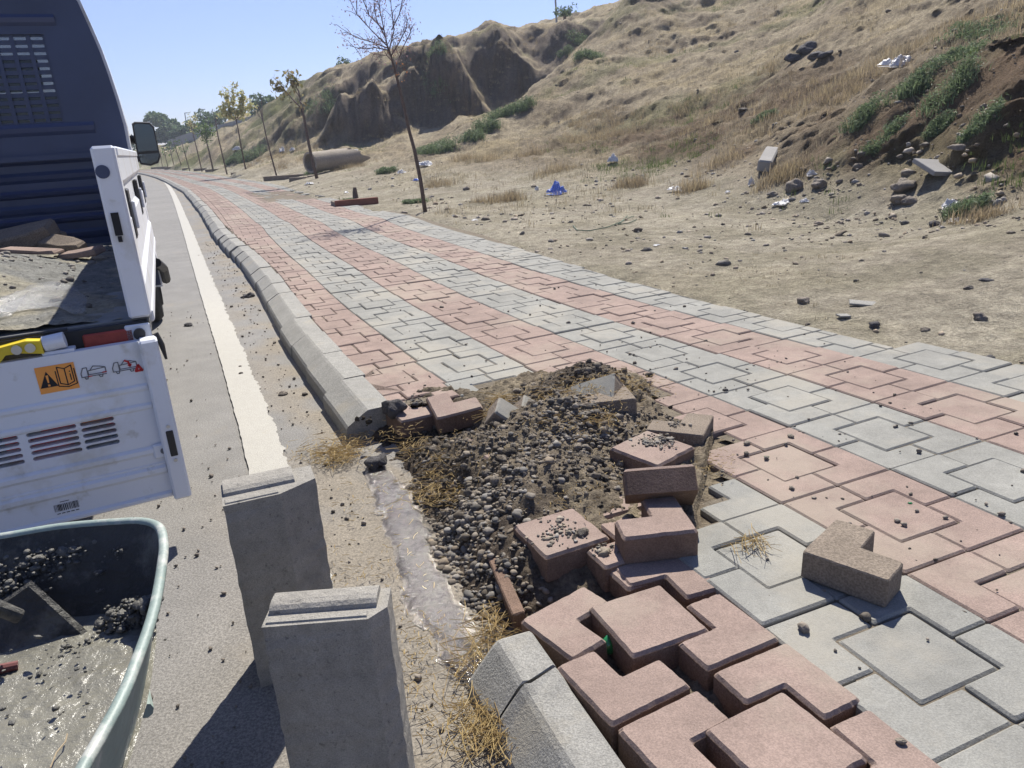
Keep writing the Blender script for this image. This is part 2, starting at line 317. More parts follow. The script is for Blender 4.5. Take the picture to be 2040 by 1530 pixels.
def terrain(x, y, detail=True):
    """height of the open ground beside the pavement; flat bed under road and pavement"""
    sh = np.shape(x); xr = np.ravel(x).astype(float); yr = np.ravel(y).astype(float)
    s, t = st_of(xr, yr); te = t-np.where(t > 0, t_right(s), t_left(s))
    base = tps(xr, yr); far = np.hypot(xr, yr)
    base = np.clip(base, .10, 26)
    hill = sstep(.15, .9, base)
    pxv = 1020+F*np.tan(np.arctan2(xr, np.maximum(yr, .01))+YAW0)   # bearing measured in photo pixels at mid height
    dc = np.interp(pxv, CLX, CLD)+.9*fbm(pxv*.015, far*0, oct=2, seed=77); fl = np.interp(pxv, CLX, CLF); tp = np.interp(pxv, CLX, CLT)
    win = sstep(610, 760, pxv)*(1-sstep(1235, 1330, pxv)); cw = 2.9+.8*fbm(pxv*.010, far*0+3, oct=3, seed=78); pr_ = fl+(tp-fl)*(.72*sstep(-1, 1, (far-dc)/cw)+.28*sstep(-2.2, 2.6, (far-dc)/cw))+np.clip(far-dc-1, 0, 40)*.03
    ww = win*sstep(36, 41, far)*(1-sstep(60, 75, far)); base = base*(1-ww)+pr_*ww
    for (kx, kd, kr, kh) in KN:
        u_ = (pxv-kx)/1480*kd/kr; v_ = (far-kd)/kr; base = base+kh*(1+.45*fbm(xr*.8, yr*.8, oct=4, seed=79))*np.exp(-(u_*u_+np.where(v_ < 0, v_*2.2, v_*.7)**2)**1.3)
    if detail:
        n = .02*fbm(xr*1.6, yr*1.6, oct=3, seed=3)+.010*fbm(xr*9, yr*9, oct=3, seed=8)
        rid = 1-np.abs(fbm(xr*.35, yr*.35, oct=4, seed=21))*2.2
        n = n+hill*(.30*fbm(xr*.45, yr*.45, oct=4, seed=31)+.16*rid+.10*fbm(xr*1.7, yr*1.7, oct=5, seed=41)+.07*fbm(xr*6, yr*6, oct=4, seed=51)-.06)
        n = n+sstep(35, 48, far)*hill*(.9*fbm(xr*.28, yr*.28, oct=5, seed=61))
        base = base+n*np.where(t > 0, sstep(.0, .5, te), 0)
    right = (t > 0)
    edge = sstep(-.02, .25, te)
    z = np.where(right, .075+(base-.075)*edge, .075)
    # road side: below the asphalt; beyond the far side of the road the ground comes back up a little
    z = np.where(t < t_left(s)-.02, -.06+.3*sstep(10, 30, -t), z)
    z = np.where(s < .05, np.where(t < -1.2, -.06, .08), z); z = np.where((yr < 3.9) & (yr > .3) & (t < .9) & (t > -2), -.06, z)
    return z.reshape(sh)

a_in = np.linspace(R_(-41), R_(43), 760); a_l = np.linspace(R_(-180), R_(-41), 50)[:-1]; a_r = np.linspace(R_(43), R_(180), 50)[1:]
azs = np.concatenate([a_l, a_in, a_r]); ds = np.concatenate([np.geomspace(.5, 4, 50)[:-1], np.geomspace(4, 75, 470)[:-1], np.geomspace(75, 290, 30)])
AZ, DS = np.meshgrid(azs, ds); X = np.sin(AZ)*DS; Y = np.cos(AZ)*DS
Z = terrain(X, Y)
# bulge the surface along its own slope so banks get overhangs and clods
gz = np.gradient(Z, axis=0)/np.gradient(DS, axis=0); steep = np.clip(gz, 0, 1.2)*(DS > 6)
off = (.75*fbm(X*.8, Y*.8, Z*.9, oct=5, seed=71)+.55*fbm(X*1.9, Y*1.9, Z*2.6, oct=5, seed=72)*(DS > 30)+.12*fbm(X*3, Y*3, Z*4, oct=3, seed=73))*steep
X = X-np.sin(AZ)*off; Y = Y-np.cos(AZ)*off
veg = fbm(X*.55, Y*.55, oct=4, seed=81)+.25*fbm(X*3, Y*3, oct=3, seed=83)
grn = fbm(X*.33, Y*.33, oct=4, seed=91)+.3*fbm(X*2.5, Y*2.5, oct=3, seed=93)
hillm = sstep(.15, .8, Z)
C_ = np.ones(X.shape+(3,))*np.array([.385, .345, .265])
def mixc(c, col, m_): return c*(1-m_[..., None])+np.array(col)*m_[..., None]
C_ = mixc(C_, (.27, .235, .18), sstep(-.15, .35, fbm(X*.8, Y*.8, oct=4, seed=101))*(.35+.5*hillm))
C_ = mixc(C_, (.38, .33, .225), sstep(.0, .35, veg)*(.35+.45*hillm))
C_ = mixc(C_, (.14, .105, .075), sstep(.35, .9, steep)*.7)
lf = sstep(0, 1, (-X-8)/12)*sstep(24, 45, Y)
C_ = mixc(C_, (.13, .145, .06), np.clip(sstep(.15, .5, grn)*hillm*.5+lf*.75*sstep(-.3, .3, grn), 0, .9))
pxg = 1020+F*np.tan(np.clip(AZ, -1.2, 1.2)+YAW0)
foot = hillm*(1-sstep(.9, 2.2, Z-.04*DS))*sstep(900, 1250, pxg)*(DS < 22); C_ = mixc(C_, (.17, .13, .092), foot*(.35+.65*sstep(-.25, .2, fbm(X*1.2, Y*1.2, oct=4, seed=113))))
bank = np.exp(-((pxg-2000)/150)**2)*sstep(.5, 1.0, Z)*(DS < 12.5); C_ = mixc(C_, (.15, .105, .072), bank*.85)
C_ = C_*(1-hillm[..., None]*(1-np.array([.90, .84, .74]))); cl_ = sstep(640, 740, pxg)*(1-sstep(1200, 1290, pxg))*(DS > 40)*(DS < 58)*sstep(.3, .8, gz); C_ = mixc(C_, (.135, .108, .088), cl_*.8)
C_ = C_*(1+(.30*fbm(X*1.3, Y*1.3, Z*3.2, oct=5, seed=119)*(steep > .3)))[..., None]; fl_ = (Z < .4)*sstep(-.1, .25, fbm(X*2.2, Y*2.2, oct=4, seed=117)); C_ = mixc(C_, (.26, .235, .165), fl_*.55)
C_ = C_*(1+.26*fbm(X*14, Y*14, oct=4, seed=111))[..., None]
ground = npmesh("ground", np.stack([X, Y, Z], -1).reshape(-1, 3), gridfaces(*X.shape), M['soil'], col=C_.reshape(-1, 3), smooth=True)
tag(ground, kind='structure')
def gz_at(x, y): return float(terrain(np.array([x]), np.array([y]))[0])
def hit(px, py, d0=2.5, d1=90):
    """where the sight line of a pixel meets the open ground"""
    v = ray(px, py); v = v/np.hypot(v[0], v[1]); ds_ = np.geomspace(d0, d1, 900)
    z = terrain(v[0]*ds_, v[1]*ds_); zz = H+v[2]*ds_; k = np.where(zz < z)[0]
    d = ds_[k[0]] if len(k) else ds_[-1]
    return np.array([v[0]*d, v[1]*d, min(float(np.interp(d, ds_, z)), H+v[2]*d)]), d

# ------------------------------------------------------------------ road with its edge line
ss = np.concatenate([np.linspace(0, s_of_y(16), 260)[:-1], np.linspace(s_of_y(16), CS[-1], 200)])
tt = -np.concatenate([np.linspace(1.15, 3.0, 40)[:-1], np.linspace(3.0, 14, 60)])[::-1]
Sg, Tg = np.meshgrid(ss, tt, indexing='ij'); tl = np.array([t_left(s) for s in ss])[:, None]
Xr, Yr = cpos(Sg, Tg); dk = (tl-.26)-Tg
dust = np.clip(1-dk/.38, 0, 1)*sstep(-.25, .35, fbm(Xr*5, Yr*5, oct=4, seed=121)+.12)
dust2 = sstep(.1, .5, fbm(Xr*1.2, Yr*1.2, oct=4, seed=131))*np.clip(1-dk/1.6, 0, 1)*sstep(3.2, 2.2, Yr)
m_ = np.clip(dust*1.1+dust2*.9+sstep(2.9, 2.2, Yr)*np.clip(1-dk/.75, 0, 1)*.8, 0, 1)
Cr = mixc(np.ones(Xr.shape+(3,))*np.array([.197, .19, .177]), (.215, .188, .148), m_)
Zr = .003*m_*(1+fbm(Xr*20, Yr*20, oct=3, seed=5))
road = npmesh("road", np.stack([Xr, Yr, Zr], -1).reshape(-1, 3), gridfaces(*Xr.shape)[:, ::-1], M['asphalt'], col=Cr.reshape(-1, 3)); tag(road, kind='structure')
LP = [(560, 1150, 640), (530, 1050, 604), (495, 910, 563), (465, 810, 530), (433, 710, 493), (404, 610, 449), (377, 510, 405), (360, 450, 380), (338, 390, 355), (326, 366, 338), (313, 352, 321)]
_lc = []
for xl, yy, xr_ in LP: a = at(xl, yy)[:2]; b = at(xr_, yy)[:2]; _lc.append((a+b)/2)
_d0 = (_lc[0]-_lc[1])/np.linalg.norm(_lc[0]-_lc[1]); _lc = [_lc[0]+_d0*2.0, _lc[0]+_d0*.8]+_lc; _de = (_lc[-1]-_lc[-2])/np.linalg.norm(_lc[-1]-_lc[-2]); _lc.append(_lc[-1]+_de*40)
LC = catmull(_lc, 60); _lt = np.gradient(LC, axis=0); _lt /= np.linalg.norm(_lt, axis=1)[:, None]; _ln = np.stack([_lt[:, 1], -_lt[:, 0]], 1)
_la = np.concatenate([[0], np.cumsum(np.linalg.norm(np.diff(LC, axis=0), axis=1))]); sl_ = np.unique(np.concatenate([np.arange(0, 12, .012), np.arange(12, _la[-1], .1)]))
_cx = np.stack([np.interp(sl_, _la, LC[:, k]) for k in (0, 1)], 1); _nx = np.stack([np.interp(sl_, _la, _ln[:, k]) for k in (0, 1)], 1)
e1 = .004*fbm(sl_*14, sl_*0, oct=3, seed=7); e2 = .022*fbm(sl_*14, sl_*0+9, oct=4, seed=9, gain=.8)
a = _cx-_nx*(.078+e1)[:, None]; b = _cx+_nx*(.078+e2)[:, None]
V = np.concatenate([np.stack([a, b], 1).reshape(-1, 2), np.full((len(sl_)*2, 1), .010)], 1)
ln = npmesh("edge_line", V, gridfaces(len(sl_), 2)[:, ::-1], M['line']); tag(ln, kind='structure')

# ------------------------------------------------------------------ interlocking pavers
def inset(poly, c):
    n = len(poly); out = []
    for i in range(n):
        p0, p1, p2 = poly[i-1], poly[i], poly[(i+1) % n]
        a = p1-p0; b = p2-p1; a = a/(np.linalg.norm(a)+1e-12); b = b/(np.linalg.norm(b)+1e-12)
        na = np.array([-a[1], a[0]]); nb = np.array([-b[1], b[0]]); k = 1+np.dot(na, nb)
        out.append(p1+(na+nb)*(c/max(k, .35)))
    return out
def area(p): return .5*sum(p[i-1][0]*p[i][1]-p[i][0]*p[i-1][1] for i in range(len(p)))
def clip(poly, x0, keep_greater):
    out = []
    for i in range(len(poly)):
        p, q = poly[i-1], poly[i]; ip = (p[0] >= x0) == keep_greater; iq = (q[0] >= x0) == keep_greater
        if ip != iq: k = (x0-p[0])/(q[0]-p[0]); out.append(p+(q-p)*k)
        if iq: out.append(q)
    return out
def rounded(poly, r=.008, n=3):
    out = []
    for i in range(len(poly)):
        p0, p1, p2 = poly[i-1], poly[i], poly[(i+1) % len(poly)]
        a = (p0-p1)/np.linalg.norm(p0-p1); b = (p2-p1)/np.linalg.norm(p2-p1)
        for k in range(n):
            u = k/(n-1); out.append(p1+a*r*(1-u)**2+b*r*u**2)
    return out
def module():
    """one square and four L pieces in a unit cell [0,1]x[0,1]"""
    q = lambda *p: [np.array(v, float) for v in p]
    return [q((.25, .25), (.75, .25), (.75, .75), (.25, .75)),
            q((0, 0), (.5, 0), (.5, .25), (.25, .25), (.25, .5), (0, .5)),
            q((.5, 0), (1, 0), (1, .5), (.75, .5), (.75, .25), (.5, .25)),
            q((.5, .75), (.75, .75), (.75, .5), (1, .5), (1, 1), (.5, 1)),
            q((0, .5), (.25, .5), (.25, .75), (.5, .75), (.5, 1), (0, 1))]
PER = .447
hole_px = [(745, 812), (880, 800), (1000, 765), (1040, 748), (1240, 755), (1290, 800), (1330, 838), (1420, 860), (1400, 960), (1385, 1010), (1402, 1120), (1440, 1175), (1570, 1278), (1740, 1408), (1960, 1580),
           (1900, 1900), (1100, 1900), (1040, 1530), (1000, 1250), (740, 880)]
HOLE = [at(p[0], p[1], .12)[:2] for p in hole_px]
def inpoly(x, y, P):
    c = False
    for i in range(len(P)):
        (x1, y1), (x2, y2) = P[i-1], P[i]
        if (y1 > y) != (y2 > y) and x < (x2-x1)*(y-y1)/(y2-y1)+x1: c = not c
    return c
pav = MB(); rr = random.Random(3); EA = at(1800, 733, .12); EB = at(2040, 735, .12)
ncell = int((s_of_y(75)-S0)/PER)
for ci in range(-8, ncell):
    sA = S0+ci*PER
    if sA < .3: continue
    wsc = wscale(sA); W = .433*wsc; yc = float(np.interp(sA, CS, CV[:, 1]))
    for k in range(-4, 7):
        if k > 2 and t_right(sA-.3) < 1.3: continue
        red = k in (-4, -3, -1, 1); flip = rr.random() < .5
        for poly in module():
            P = [np.array([(k+p[0])*W, p[1]*PER]) for p in poly]
            P = clip(P, float(t_left(sA))+.004, True)
            if len(P) > 2 and k < 3: P = clip(P, float(max(t_right(sA), 1.19)), False)
            if len(P) < 3 or area(P) < .0012: continue
            cx = sum(p[0] for p in P)/len(P); cs = sum(p[1] for p in P)/len(P); wx, wy = cpos(sA+cs, cx)
            if inpoly(wx, wy, HOLE): continue
            if k > 2 and (wx-EA[0])*(EB[1]-EA[1])-(wy-EA[1])*(EB[0]-EA[0]) < 0: continue
            if 17.5 < wy < 21.5 and cx > -.2 and rr.random() < .8: continue       # broken up part of the pavement further on
            near = wy < 9
            P = inset(P, .0021 if near else .0026); fine = near and wy < 4.5
            z0 = float(walk_z(wx, wy))+rr.uniform(-.0018, .0018)*(2.2 if near else 2); tx, ty = rr.uniform(-.005, .005), rr.uniform(-.005, .005)
            rings = []
            lev = ((.0, -.03), (.0, -.0055), (.0055, 0)) if near else ((0, -.02), (0, -.003), (.0035, 0))
            for c_, dz in lev:
                q = inset(P, c_) if c_ else P
                if fine: q = rounded(q, .006, 3)
                rg = []
                for p in q:
                    x, y = cpos(sA+p[1], p[0]); rg.append((float(x), float(y), z0+dz+(x-wx)*tx+(y-wy)*ty+(0 if near else float(walk_z(x, y)-walk_z(wx, wy)))))
                rings.append(rg)
            pav.rings(rings, mi=0 if red else 1, cap=True)
pv = pav.build("pavement", [M['red'], M['grey']]); tag(pv, kind='structure')
# sand bed that shows in the joints
ss = np.concatenate([np.arange(.1, 6, .04), np.linspace(6, s_of_y(80), 600)]); uu = np.linspace(0, 1, 31)
tlv = np.array([t_left(s) for s in ss]); trv = np.array([t_right(s) for s in ss]); Sg = np.repeat(ss[:, None], 31, 1); Tg = tlv[:, None]+(trv-tlv)[:, None]*uu
Xb, Yb = cpos(Sg, Tg); Zb = walk_z(Xb, Yb)-.0085
HB = np.array([[inpoly(Xb[i, j], Yb[i, j], HOLE) for j in range(31)] for i in range(len(ss))]); Zb = np.where(HB, .02, Zb)
Fj = gridfaces(*Xb.shape)[:, ::-1]; Fj = Fj[~HB.ravel()[Fj].any(1)]
jb = npmesh("joint_sand", np.stack([Xb, Yb, Zb], -1).reshape(-1, 3), Fj, M['bed']); tag(jb, kind='structure')

# ------------------------------------------------------------------ kerb
KP = [(-.222, -.02), (-.217, .060), (-.208, .074), (-.122, .126), (-.110, .131), (-.004, .131), (-.002, .05), (-.002, -.02)]
def kerb_piece(mb, s0, s1, dt=0, dz=0, prof=KP, n=3, jag=0):
    rings = []
    for k in range(n+1):
        s = s0+(s1-s0)*k/n; rg = []
        for (t, z) in prof:
            x, y = cpos(s, float(t_left((s0+s1)/2)*.5+t_left(s)*.5)+t+dt); rg.append((float(x), float(y), z+dz))
        rings.append(rg[::-1])
    mb.rings(rings, cap=True)
kb = MB(); s = _KE-.10; rr = random.Random(5); first = True
while s < s_of_y(75):
    L = .52; y = np.interp(s, CS, CV[:, 1])
    kerb_piece(kb, s+.005, s+L-.005, rr.uniform(-.008, .008)+0, rr.uniform(-.005, .005)); s += L
kerb = kb.build("kerb", M['kerb']); tag(kerb, kind='structure')

# ------------------------------------------------------------------ dug-out patch between the kerb ends: mound of soil and gravel
EDGE = np.array([at(*p, 0)[:2] for p in ((700, 870), (735, 900), (760, 935), (800, 985), (850, 1040), (862, 1100), (905, 1165), (945, 1225), (990, 1275), (1010, 1350), (1040, 1480))])
EDGE = EDGE[np.argsort(EDGE[:, 1])]
mounds = [(1140, 835, .17, .095, .21), (1180, 765, .17, .115, .16), (1060, 880, .10, .04, .16), (940, 955, .04, .035, .13), (850, 880, .0, -.085, .22), (930, 880, .0, -.05, .17), (1235, 900, .13, -.02, .14), (1022, 1135, .05, .05, .10), (1085, 790, .13, .05, .13), (1000, 1010, .08, .035, .16), (1110, 960, .13, .045, .16)]
MW = [(*at(a_, b_, c_)[:2], d_, e_) for a_, b_, c_, d_, e_ in mounds]
def heap_z(x, y, det=True):
    x = np.asarray(x, float); y = np.asarray(y, float)
    ex = np.interp(y, EDGE[:, 1], EDGE[:, 0]); d = x-ex+.05*fbm(x*5, y*5, oct=3, seed=201)
    z = -.004+.108*sstep(0, .34, d)*sstep(1.62, 2.0, y)+.035*sstep(0, .15, d)
    for (mx, my, a_, r_) in MW: z = z+a_*np.exp(-((x-mx)**2+(y-my)**2)/(2*r_*r_*.55))*1.0
    z = np.where(y < 1.9, np.minimum(z, .055+.1*sstep(1.7, 1.9, y)), z)
    z = np.where((y < 1.95), np.maximum(z, .058*sstep(.10, .26, d)*sstep(1.95, 1.8, y)), z)
    if det: z = z+sstep(-.03, .1, d)*(.028*fbm(x*9, y*9, oct=5, seed=211)+.020*fbm(x*34, y*34, oct=4, seed=221, gain=.6))
    return z
gx = np.arange(-1.0, 1.45, .008); gy = np.arange(.55, 3.75, .008); GX, GY = np.meshgrid(gx, gy); GZ = heap_z(GX, GY)
s_, t_ = st_of(GX, GY); s_ = s_.reshape(GX.shape); t_ = t_.reshape(GX.shape)
def inpoly_np(x, y, P):
    c = np.zeros(x.shape, bool)
    for i in range(len(P)):
        (x1, y1), (x2, y2) = P[i-1], P[i]
        if y1 == y2: continue
        c ^= ((y1 > y) != (y2 > y)) & (x < (x2-x1)*(y-y1)/(y2-y1)+x1)
    return c
HOLE2 = HOLE[:-3]+[at(*p, 0.0)[:2] for p in ((960, 1600), (900, 1400), (850, 1250), (660, 885))]
inh = inpoly_np(GX, GY, HOLE2).astype(float); inh0 = inpoly_np(GX, GY, HOLE)
mw = np.zeros_like(GX)
for (mx, my, a_, r_) in MW: mw = np.maximum(mw, np.exp(-((GX-mx)**2+(GY-my)**2)/(2*(r_*1.1)**2)))
lip = walk_z(GX, GY)+.012
walk_ = (inh == 0) & (t_ > t_left(s_)-.03); far_kerb = (s_ > _KE-.12)
GZ = np.where(walk_, np.where(mw > .35, GZ, .098), GZ); GZ = np.where((~walk_) & (inh == 0) & ((s_ < 1.9) | far_kerb), -.03, GZ)
cc = fbm(GX*6, GY*6, oct=4, seed=231)
Ch = mixc(np.ones(GX.shape+(3,))*np.array([.20, .165, .12]), (.24, .20, .14), sstep(.0, .5, cc)); Ch = mixc(Ch, (.075, .06, .048), sstep(.1, .5, fbm(GX*3, GY*3, oct=3, seed=241))*.8)
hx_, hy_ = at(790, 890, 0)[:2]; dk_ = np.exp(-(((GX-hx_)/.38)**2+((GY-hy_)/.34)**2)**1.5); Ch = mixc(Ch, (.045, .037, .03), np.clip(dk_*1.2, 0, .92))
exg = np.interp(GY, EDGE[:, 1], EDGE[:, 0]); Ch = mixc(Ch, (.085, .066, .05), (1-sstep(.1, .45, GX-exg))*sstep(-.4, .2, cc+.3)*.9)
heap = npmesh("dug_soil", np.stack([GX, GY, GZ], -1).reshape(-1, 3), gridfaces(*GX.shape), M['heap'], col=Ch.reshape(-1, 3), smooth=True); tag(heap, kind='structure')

# pebbles: a squashed low ball, many copies merged
def ico(sub=1):
    t = (1+5**.5)/2; v = [(-1, t, 0), (1, t, 0), (-1, -t, 0), (1, -t, 0), (0, -1, t), (0, 1, t), (0, -1, -t), (0, 1, -t), (t, 0, -1), (t, 0, 1), (-t, 0, -1), (-t, 0, 1)]
    f = [(0, 11, 5), (0, 5, 1), (0, 1, 7), (0, 7, 10), (0, 10, 11), (1, 5, 9), (5, 11, 4), (11, 10, 2), (10, 7, 6), (7, 1, 8), (3, 9, 4), (3, 4, 2), (3, 2, 6), (3, 6, 8), (3, 8, 9), (4, 9, 5), (2, 4, 11), (6, 2, 10), (8, 6, 7), (9, 8, 1)]
    v = [np.array(p)/np.linalg.norm(p) for p in v]
    for _ in range(sub):
        c = {}; nf = []
        def mid(a, b):
            k = (min(a, b), max(a, b))
            if k not in c: q = v[a]+v[b]; v.append(q/np.linalg.norm(q)); c[k] = len(v)-1
            return c[k]
        for a, b, d in f: x, y, z = mid(a, b), mid(b, d), mid(d, a); nf += [(a, x, z), (b, y, x), (d, z, y), (x, y, z)]
        f = nf
    return np.array(v), np.array(f)
I1, I2, I0 = ico(1), ico(2), ico(0)
def scatter_stones(name, P, size, cols, matr, base=I1, jag=.12, flat=.62, smooth=True, seed=1):
    r = np.random.default_rng(seed); n = len(P); bv, bf = base; nv = len(bv)
    V = np.repeat(bv[None], n, 0)*(1+r.normal(0, jag, (n, nv, 1)))
    V = V*(np.stack([r.uniform(.8, 1.35, n), r.uniform(.7, 1.1, n), r.uniform(flat*.75, flat*1.25, n)], 1)*size[:, None])[:, None, :]
    a = r.uniform(0, 6.28, n); ca, sa = np.cos(a), np.sin(a); til = r.normal(0, .35, n); ct, st = np.cos(til), np.sin(til)
    y2 = V[..., 1]*ct[:, None]-V[..., 2]*st[:, None]; z2 = V[..., 1]*st[:, None]+V[..., 2]*ct[:, None]; x2 = V[..., 0]
    V = np.stack([x2*ca[:, None]-y2*sa[:, None], x2*sa[:, None]+y2*ca[:, None], z2], -1)+P[:, None, :]
    Fs = (bf[None]+np.arange(n)[:, None, None]*nv).reshape(-1, 3)
    return npmesh(name, V.reshape(-1, 3), Fs, matr, col=np.repeat(cols, nv, 0), smooth=smooth)
def stone_cols(r, n, warm=.5):
    g = r.uniform(.08, .25, n)[:, None]; t = r.uniform(0, 1, n)[:, None]*warm
    return g*(np.array([1.05, .99, .90])*(1-t)+np.array([1.18, .95, .68])*t)
r = np.random.default_rng(5)
gp = []; 
def blob(px, py, z, rad, n):
    c = at(px, py, z)[:2]; p = c+r.normal(0, rad, (n, 2)); gp.append(p)
blob(1150, 850, .18, .085, 420); blob(1090, 900, .12, .09, 260); blob(930, 1050, .05, .10, 900); blob(900, 1090, .03, .08, 500); blob(1200, 860, .16, .10, 160); blob(960, 1180, .03, .07, 420); blob(1010, 1000, .08, .12, 160)
blob(880, 930, .05, .12, 60); blob(1000, 940, .08, .15, 110); blob(1230, 900, .14, .1, 80); blob(990, 1240, .02, .07, 200)
gp = np.concatenate(gp); ex = np.interp(gp[:, 1], EDGE[:, 1], EDGE[:, 0])
ok = np.array([inpoly(a_, b_, HOLE) for a_, b_ in gp]) & (gp[:, 0] > ex-.01); gp = gp[ok]
sz = np.clip(r.lognormal(math.log(.0052), .5, len(gp)), .0025, .017)
gv = scatter_stones("gravel", np.column_stack([gp, heap_z(gp[:, 0], gp[:, 1])+sz*.35]), sz, stone_cols(r, len(gp), 1.0)*.82, M['gravel'], seed=2)
tag(gv, "loose river gravel spilling over the dug mound and down to the road", "gravel", kind='stuff')
cpl = []
for (px, py, z, rad, n_) in ((820, 880, .02, .16, 420), (900, 940, .03, .12, 300), (760, 850, .06, .07, 110), (1000, 830, .13, .14, 260), (1180, 765, .2, .14, 420), (1090, 790, .17, .10, 240), (1150, 960, .13, .12, 260), (1240, 930, .14, .09, 160), (940, 1000, .06, .12, 220), (1060, 930, .1, .12, 240), (1290, 840, .15, .1, 160), (870, 1000, .02, .05, 120)):
    c = at(px, py, z)[:2]; cpl.append(c+r.normal(0, rad, (int(n_*1.35), 2)))
cpl = np.concatenate(cpl); ex = np.interp(cpl[:, 1], EDGE[:, 1], EDGE[:, 0]); zc_ = heap_z(cpl[:, 0], cpl[:, 1]); cs_, ct_ = st_of(cpl[:, 0], cpl[:, 1])
ok = (cpl[:, 0] > ex-.02) & ((ct_ > t_left(cs_)-.02) | (cs_ < _KE-.15)); ok &= inpoly_np(cpl[:, 0], cpl[:, 1], HOLE) | (r.uniform(0, 1, len(cpl)) < .25); inq = inpoly_np(cpl[:, 0], cpl[:, 1], HOLE)
zc_ = np.where(inq, zc_, np.maximum(zc_, walk_z(cpl[:, 0], cpl[:, 1]))); cpl = cpl[ok]; zc_ = zc_[ok]
szc = np.clip(r.lognormal(math.log(.0038), .68, len(cpl)), .0015, .019); gcl = r.uniform(.09, .27, len(cpl))[:, None]*np.array([1.12, .95, .77])
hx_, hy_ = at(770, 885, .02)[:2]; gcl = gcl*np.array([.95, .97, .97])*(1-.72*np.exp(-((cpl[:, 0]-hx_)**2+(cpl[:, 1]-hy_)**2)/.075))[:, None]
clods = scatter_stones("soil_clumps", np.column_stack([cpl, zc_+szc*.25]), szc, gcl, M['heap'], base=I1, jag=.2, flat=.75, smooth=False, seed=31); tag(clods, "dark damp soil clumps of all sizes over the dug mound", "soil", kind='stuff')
# crumbs of soil on pavement, kerb edge and road
cr = []
for (n_, ylo, yhi, tlo, thi) in ((300, 1.6, 4.0, -1.1, .7), (150, 1.2, 9, -1.2, 1.2), (130, 4, 9, -1.2, 1.1), (420, 1.8, 12, -1.95, -1.42), (220, 1.2, 7, -2.6, -1.5), (160, 1.2, 4, -3.2, -1.6)):
    s_ = np.interp(r.uniform(ylo, yhi, n_), CV[:, 1], CS); t__ = r.uniform(tlo, thi, n_)
    if n_ == 420: t__ = t_left(s_)-.27-np.abs(r.normal(0, .14, n_))
    x, y = cpos(s_, t__); z = np.where(t__ > t_left(s_), walk_z(x, y), np.where(t__ > t_left(s_)-.24, .11, .004))
    k = np.array([not inpoly(a_, b_, HOLE) for a_, b_ in zip(x, y)]); k &= ~((t__ < t_left(s_)) & (t__ > t_left(s_)-.27))
    cr.append(np.column_stack([x, y, z])[k])
cr = np.concatenate(cr); sz = np.clip(r.lognormal(math.log(.0036), .5, len(cr)), .0015, .013); cr[:, 2] += sz*.4
g_ = r.uniform(.07, .22, len(cr))[:, None]; crumbs = scatter_stones("soil_crumbs", cr, sz, g_*np.array([1.1, .95, .78]), M['gravel'], jag=.22, flat=.75, smooth=False, seed=3)
tag(crumbs, "small soil crumbs and grit strewn over pavement and road edge", "grit", kind='stuff')
# stones of the bare ground and slope
P = []; 
for (n_, d0, d1) in ((800, 3.5, 9), (1700, 7, 16), (1500, 14, 45)):
    az_ = r.uniform(R_(-8), R_(40), n_); d_ = r.uniform(d0**2, d1**2, n_)**.5; P.append(np.column_stack([np.sin(az_)*d_, np.cos(az_)*d_]))
for (px, py, n_, sp) in ((1750, 400, 260, .8), (1900, 380, 280, .8), (1600, 385, 120, .6), (760, 350, 160, 1.6), (740, 375, 160, .9), (1950, 410, 260, .5)):
    c, _ = hit(px, py); P.append(c[:2]+r.normal(0, sp, (n_, 2)))
P = np.concatenate(P); s_, t__ = st_of(P[:, 0], P[:, 1]); P = P[t__ > t_right(s_)+.05]; dd = np.hypot(P[:, 0], P[:, 1])
cl = fbm(P[:, 0]*.9, P[:, 1]*.9, oct=3, seed=301); keep = r.uniform(-.45, .45, len(P)) < cl; P = P[keep]; dd = dd[keep]
sz = np.clip(r.lognormal(math.log(.011), .65, len(P)), .004, .055)*np.where(dd > 9, 1.3, 1)*np.where(dd < 6, .7, 1)
zz = terrain(P[:, 0], P[:, 1])
st = scatter_stones("rubble", np.column_stack([P, zz+sz*.1]), sz, stone_cols(r, len(P), 1.2)*1.15, M['gravel'], jag=.2, smooth=False, seed=4)
tag(st, "loose stones and clods scattered over bare ground and slope", "rubble", kind='stuff')

# ------------------------------------------------------------------ dry grass and weeds
def blades(P, h, spread, nb, width, col, colvar, r, lean=.5):
    """tufts of narrow bent blades -> vertices, tri faces, colours"""
    n = len(P); N = n*nb; base = np.repeat(P, nb, 0)+np.column_stack([r.normal(0, 1, (N, 2))*np.repeat(spread, nb)[:, None]*.5, np.zeros(N)])
    hh = np.repeat(h, nb)*r.uniform(.45, 1.1, N); a = r.uniform(0, 6.28, N); ln = r.uniform(.1, lean, N)*hh
    w_ = width*r.uniform(.6, 1.3, N)*np.repeat(h, nb)**.5; dx, dy = np.cos(a), np.sin(a)
    wv = np.column_stack([-dy*w_, dx*w_, np.zeros(N)]); mid = base+np.column_stack([dx*ln*.35, dy*ln*.35, hh*.6]); tip = base+np.column_stack([dx*ln, dy*ln, hh])
    V = np.stack([base-wv, base+wv, mid+wv*.8, mid-wv*.8, tip], 1).reshape(-1, 3)
    b = (np.arange(N)*5)[:, None]; Fq = np.concatenate([b+np.array([[0, 1, 2]]), b+np.array([[0, 2, 3]]), b+np.array([[3, 2, 4]])])
    c = np.repeat(col, nb, 0)*(1+r.normal(0, colvar, (N, 1))); return V, Fq, np.clip(np.repeat(c, 5, 0), .01, .9)
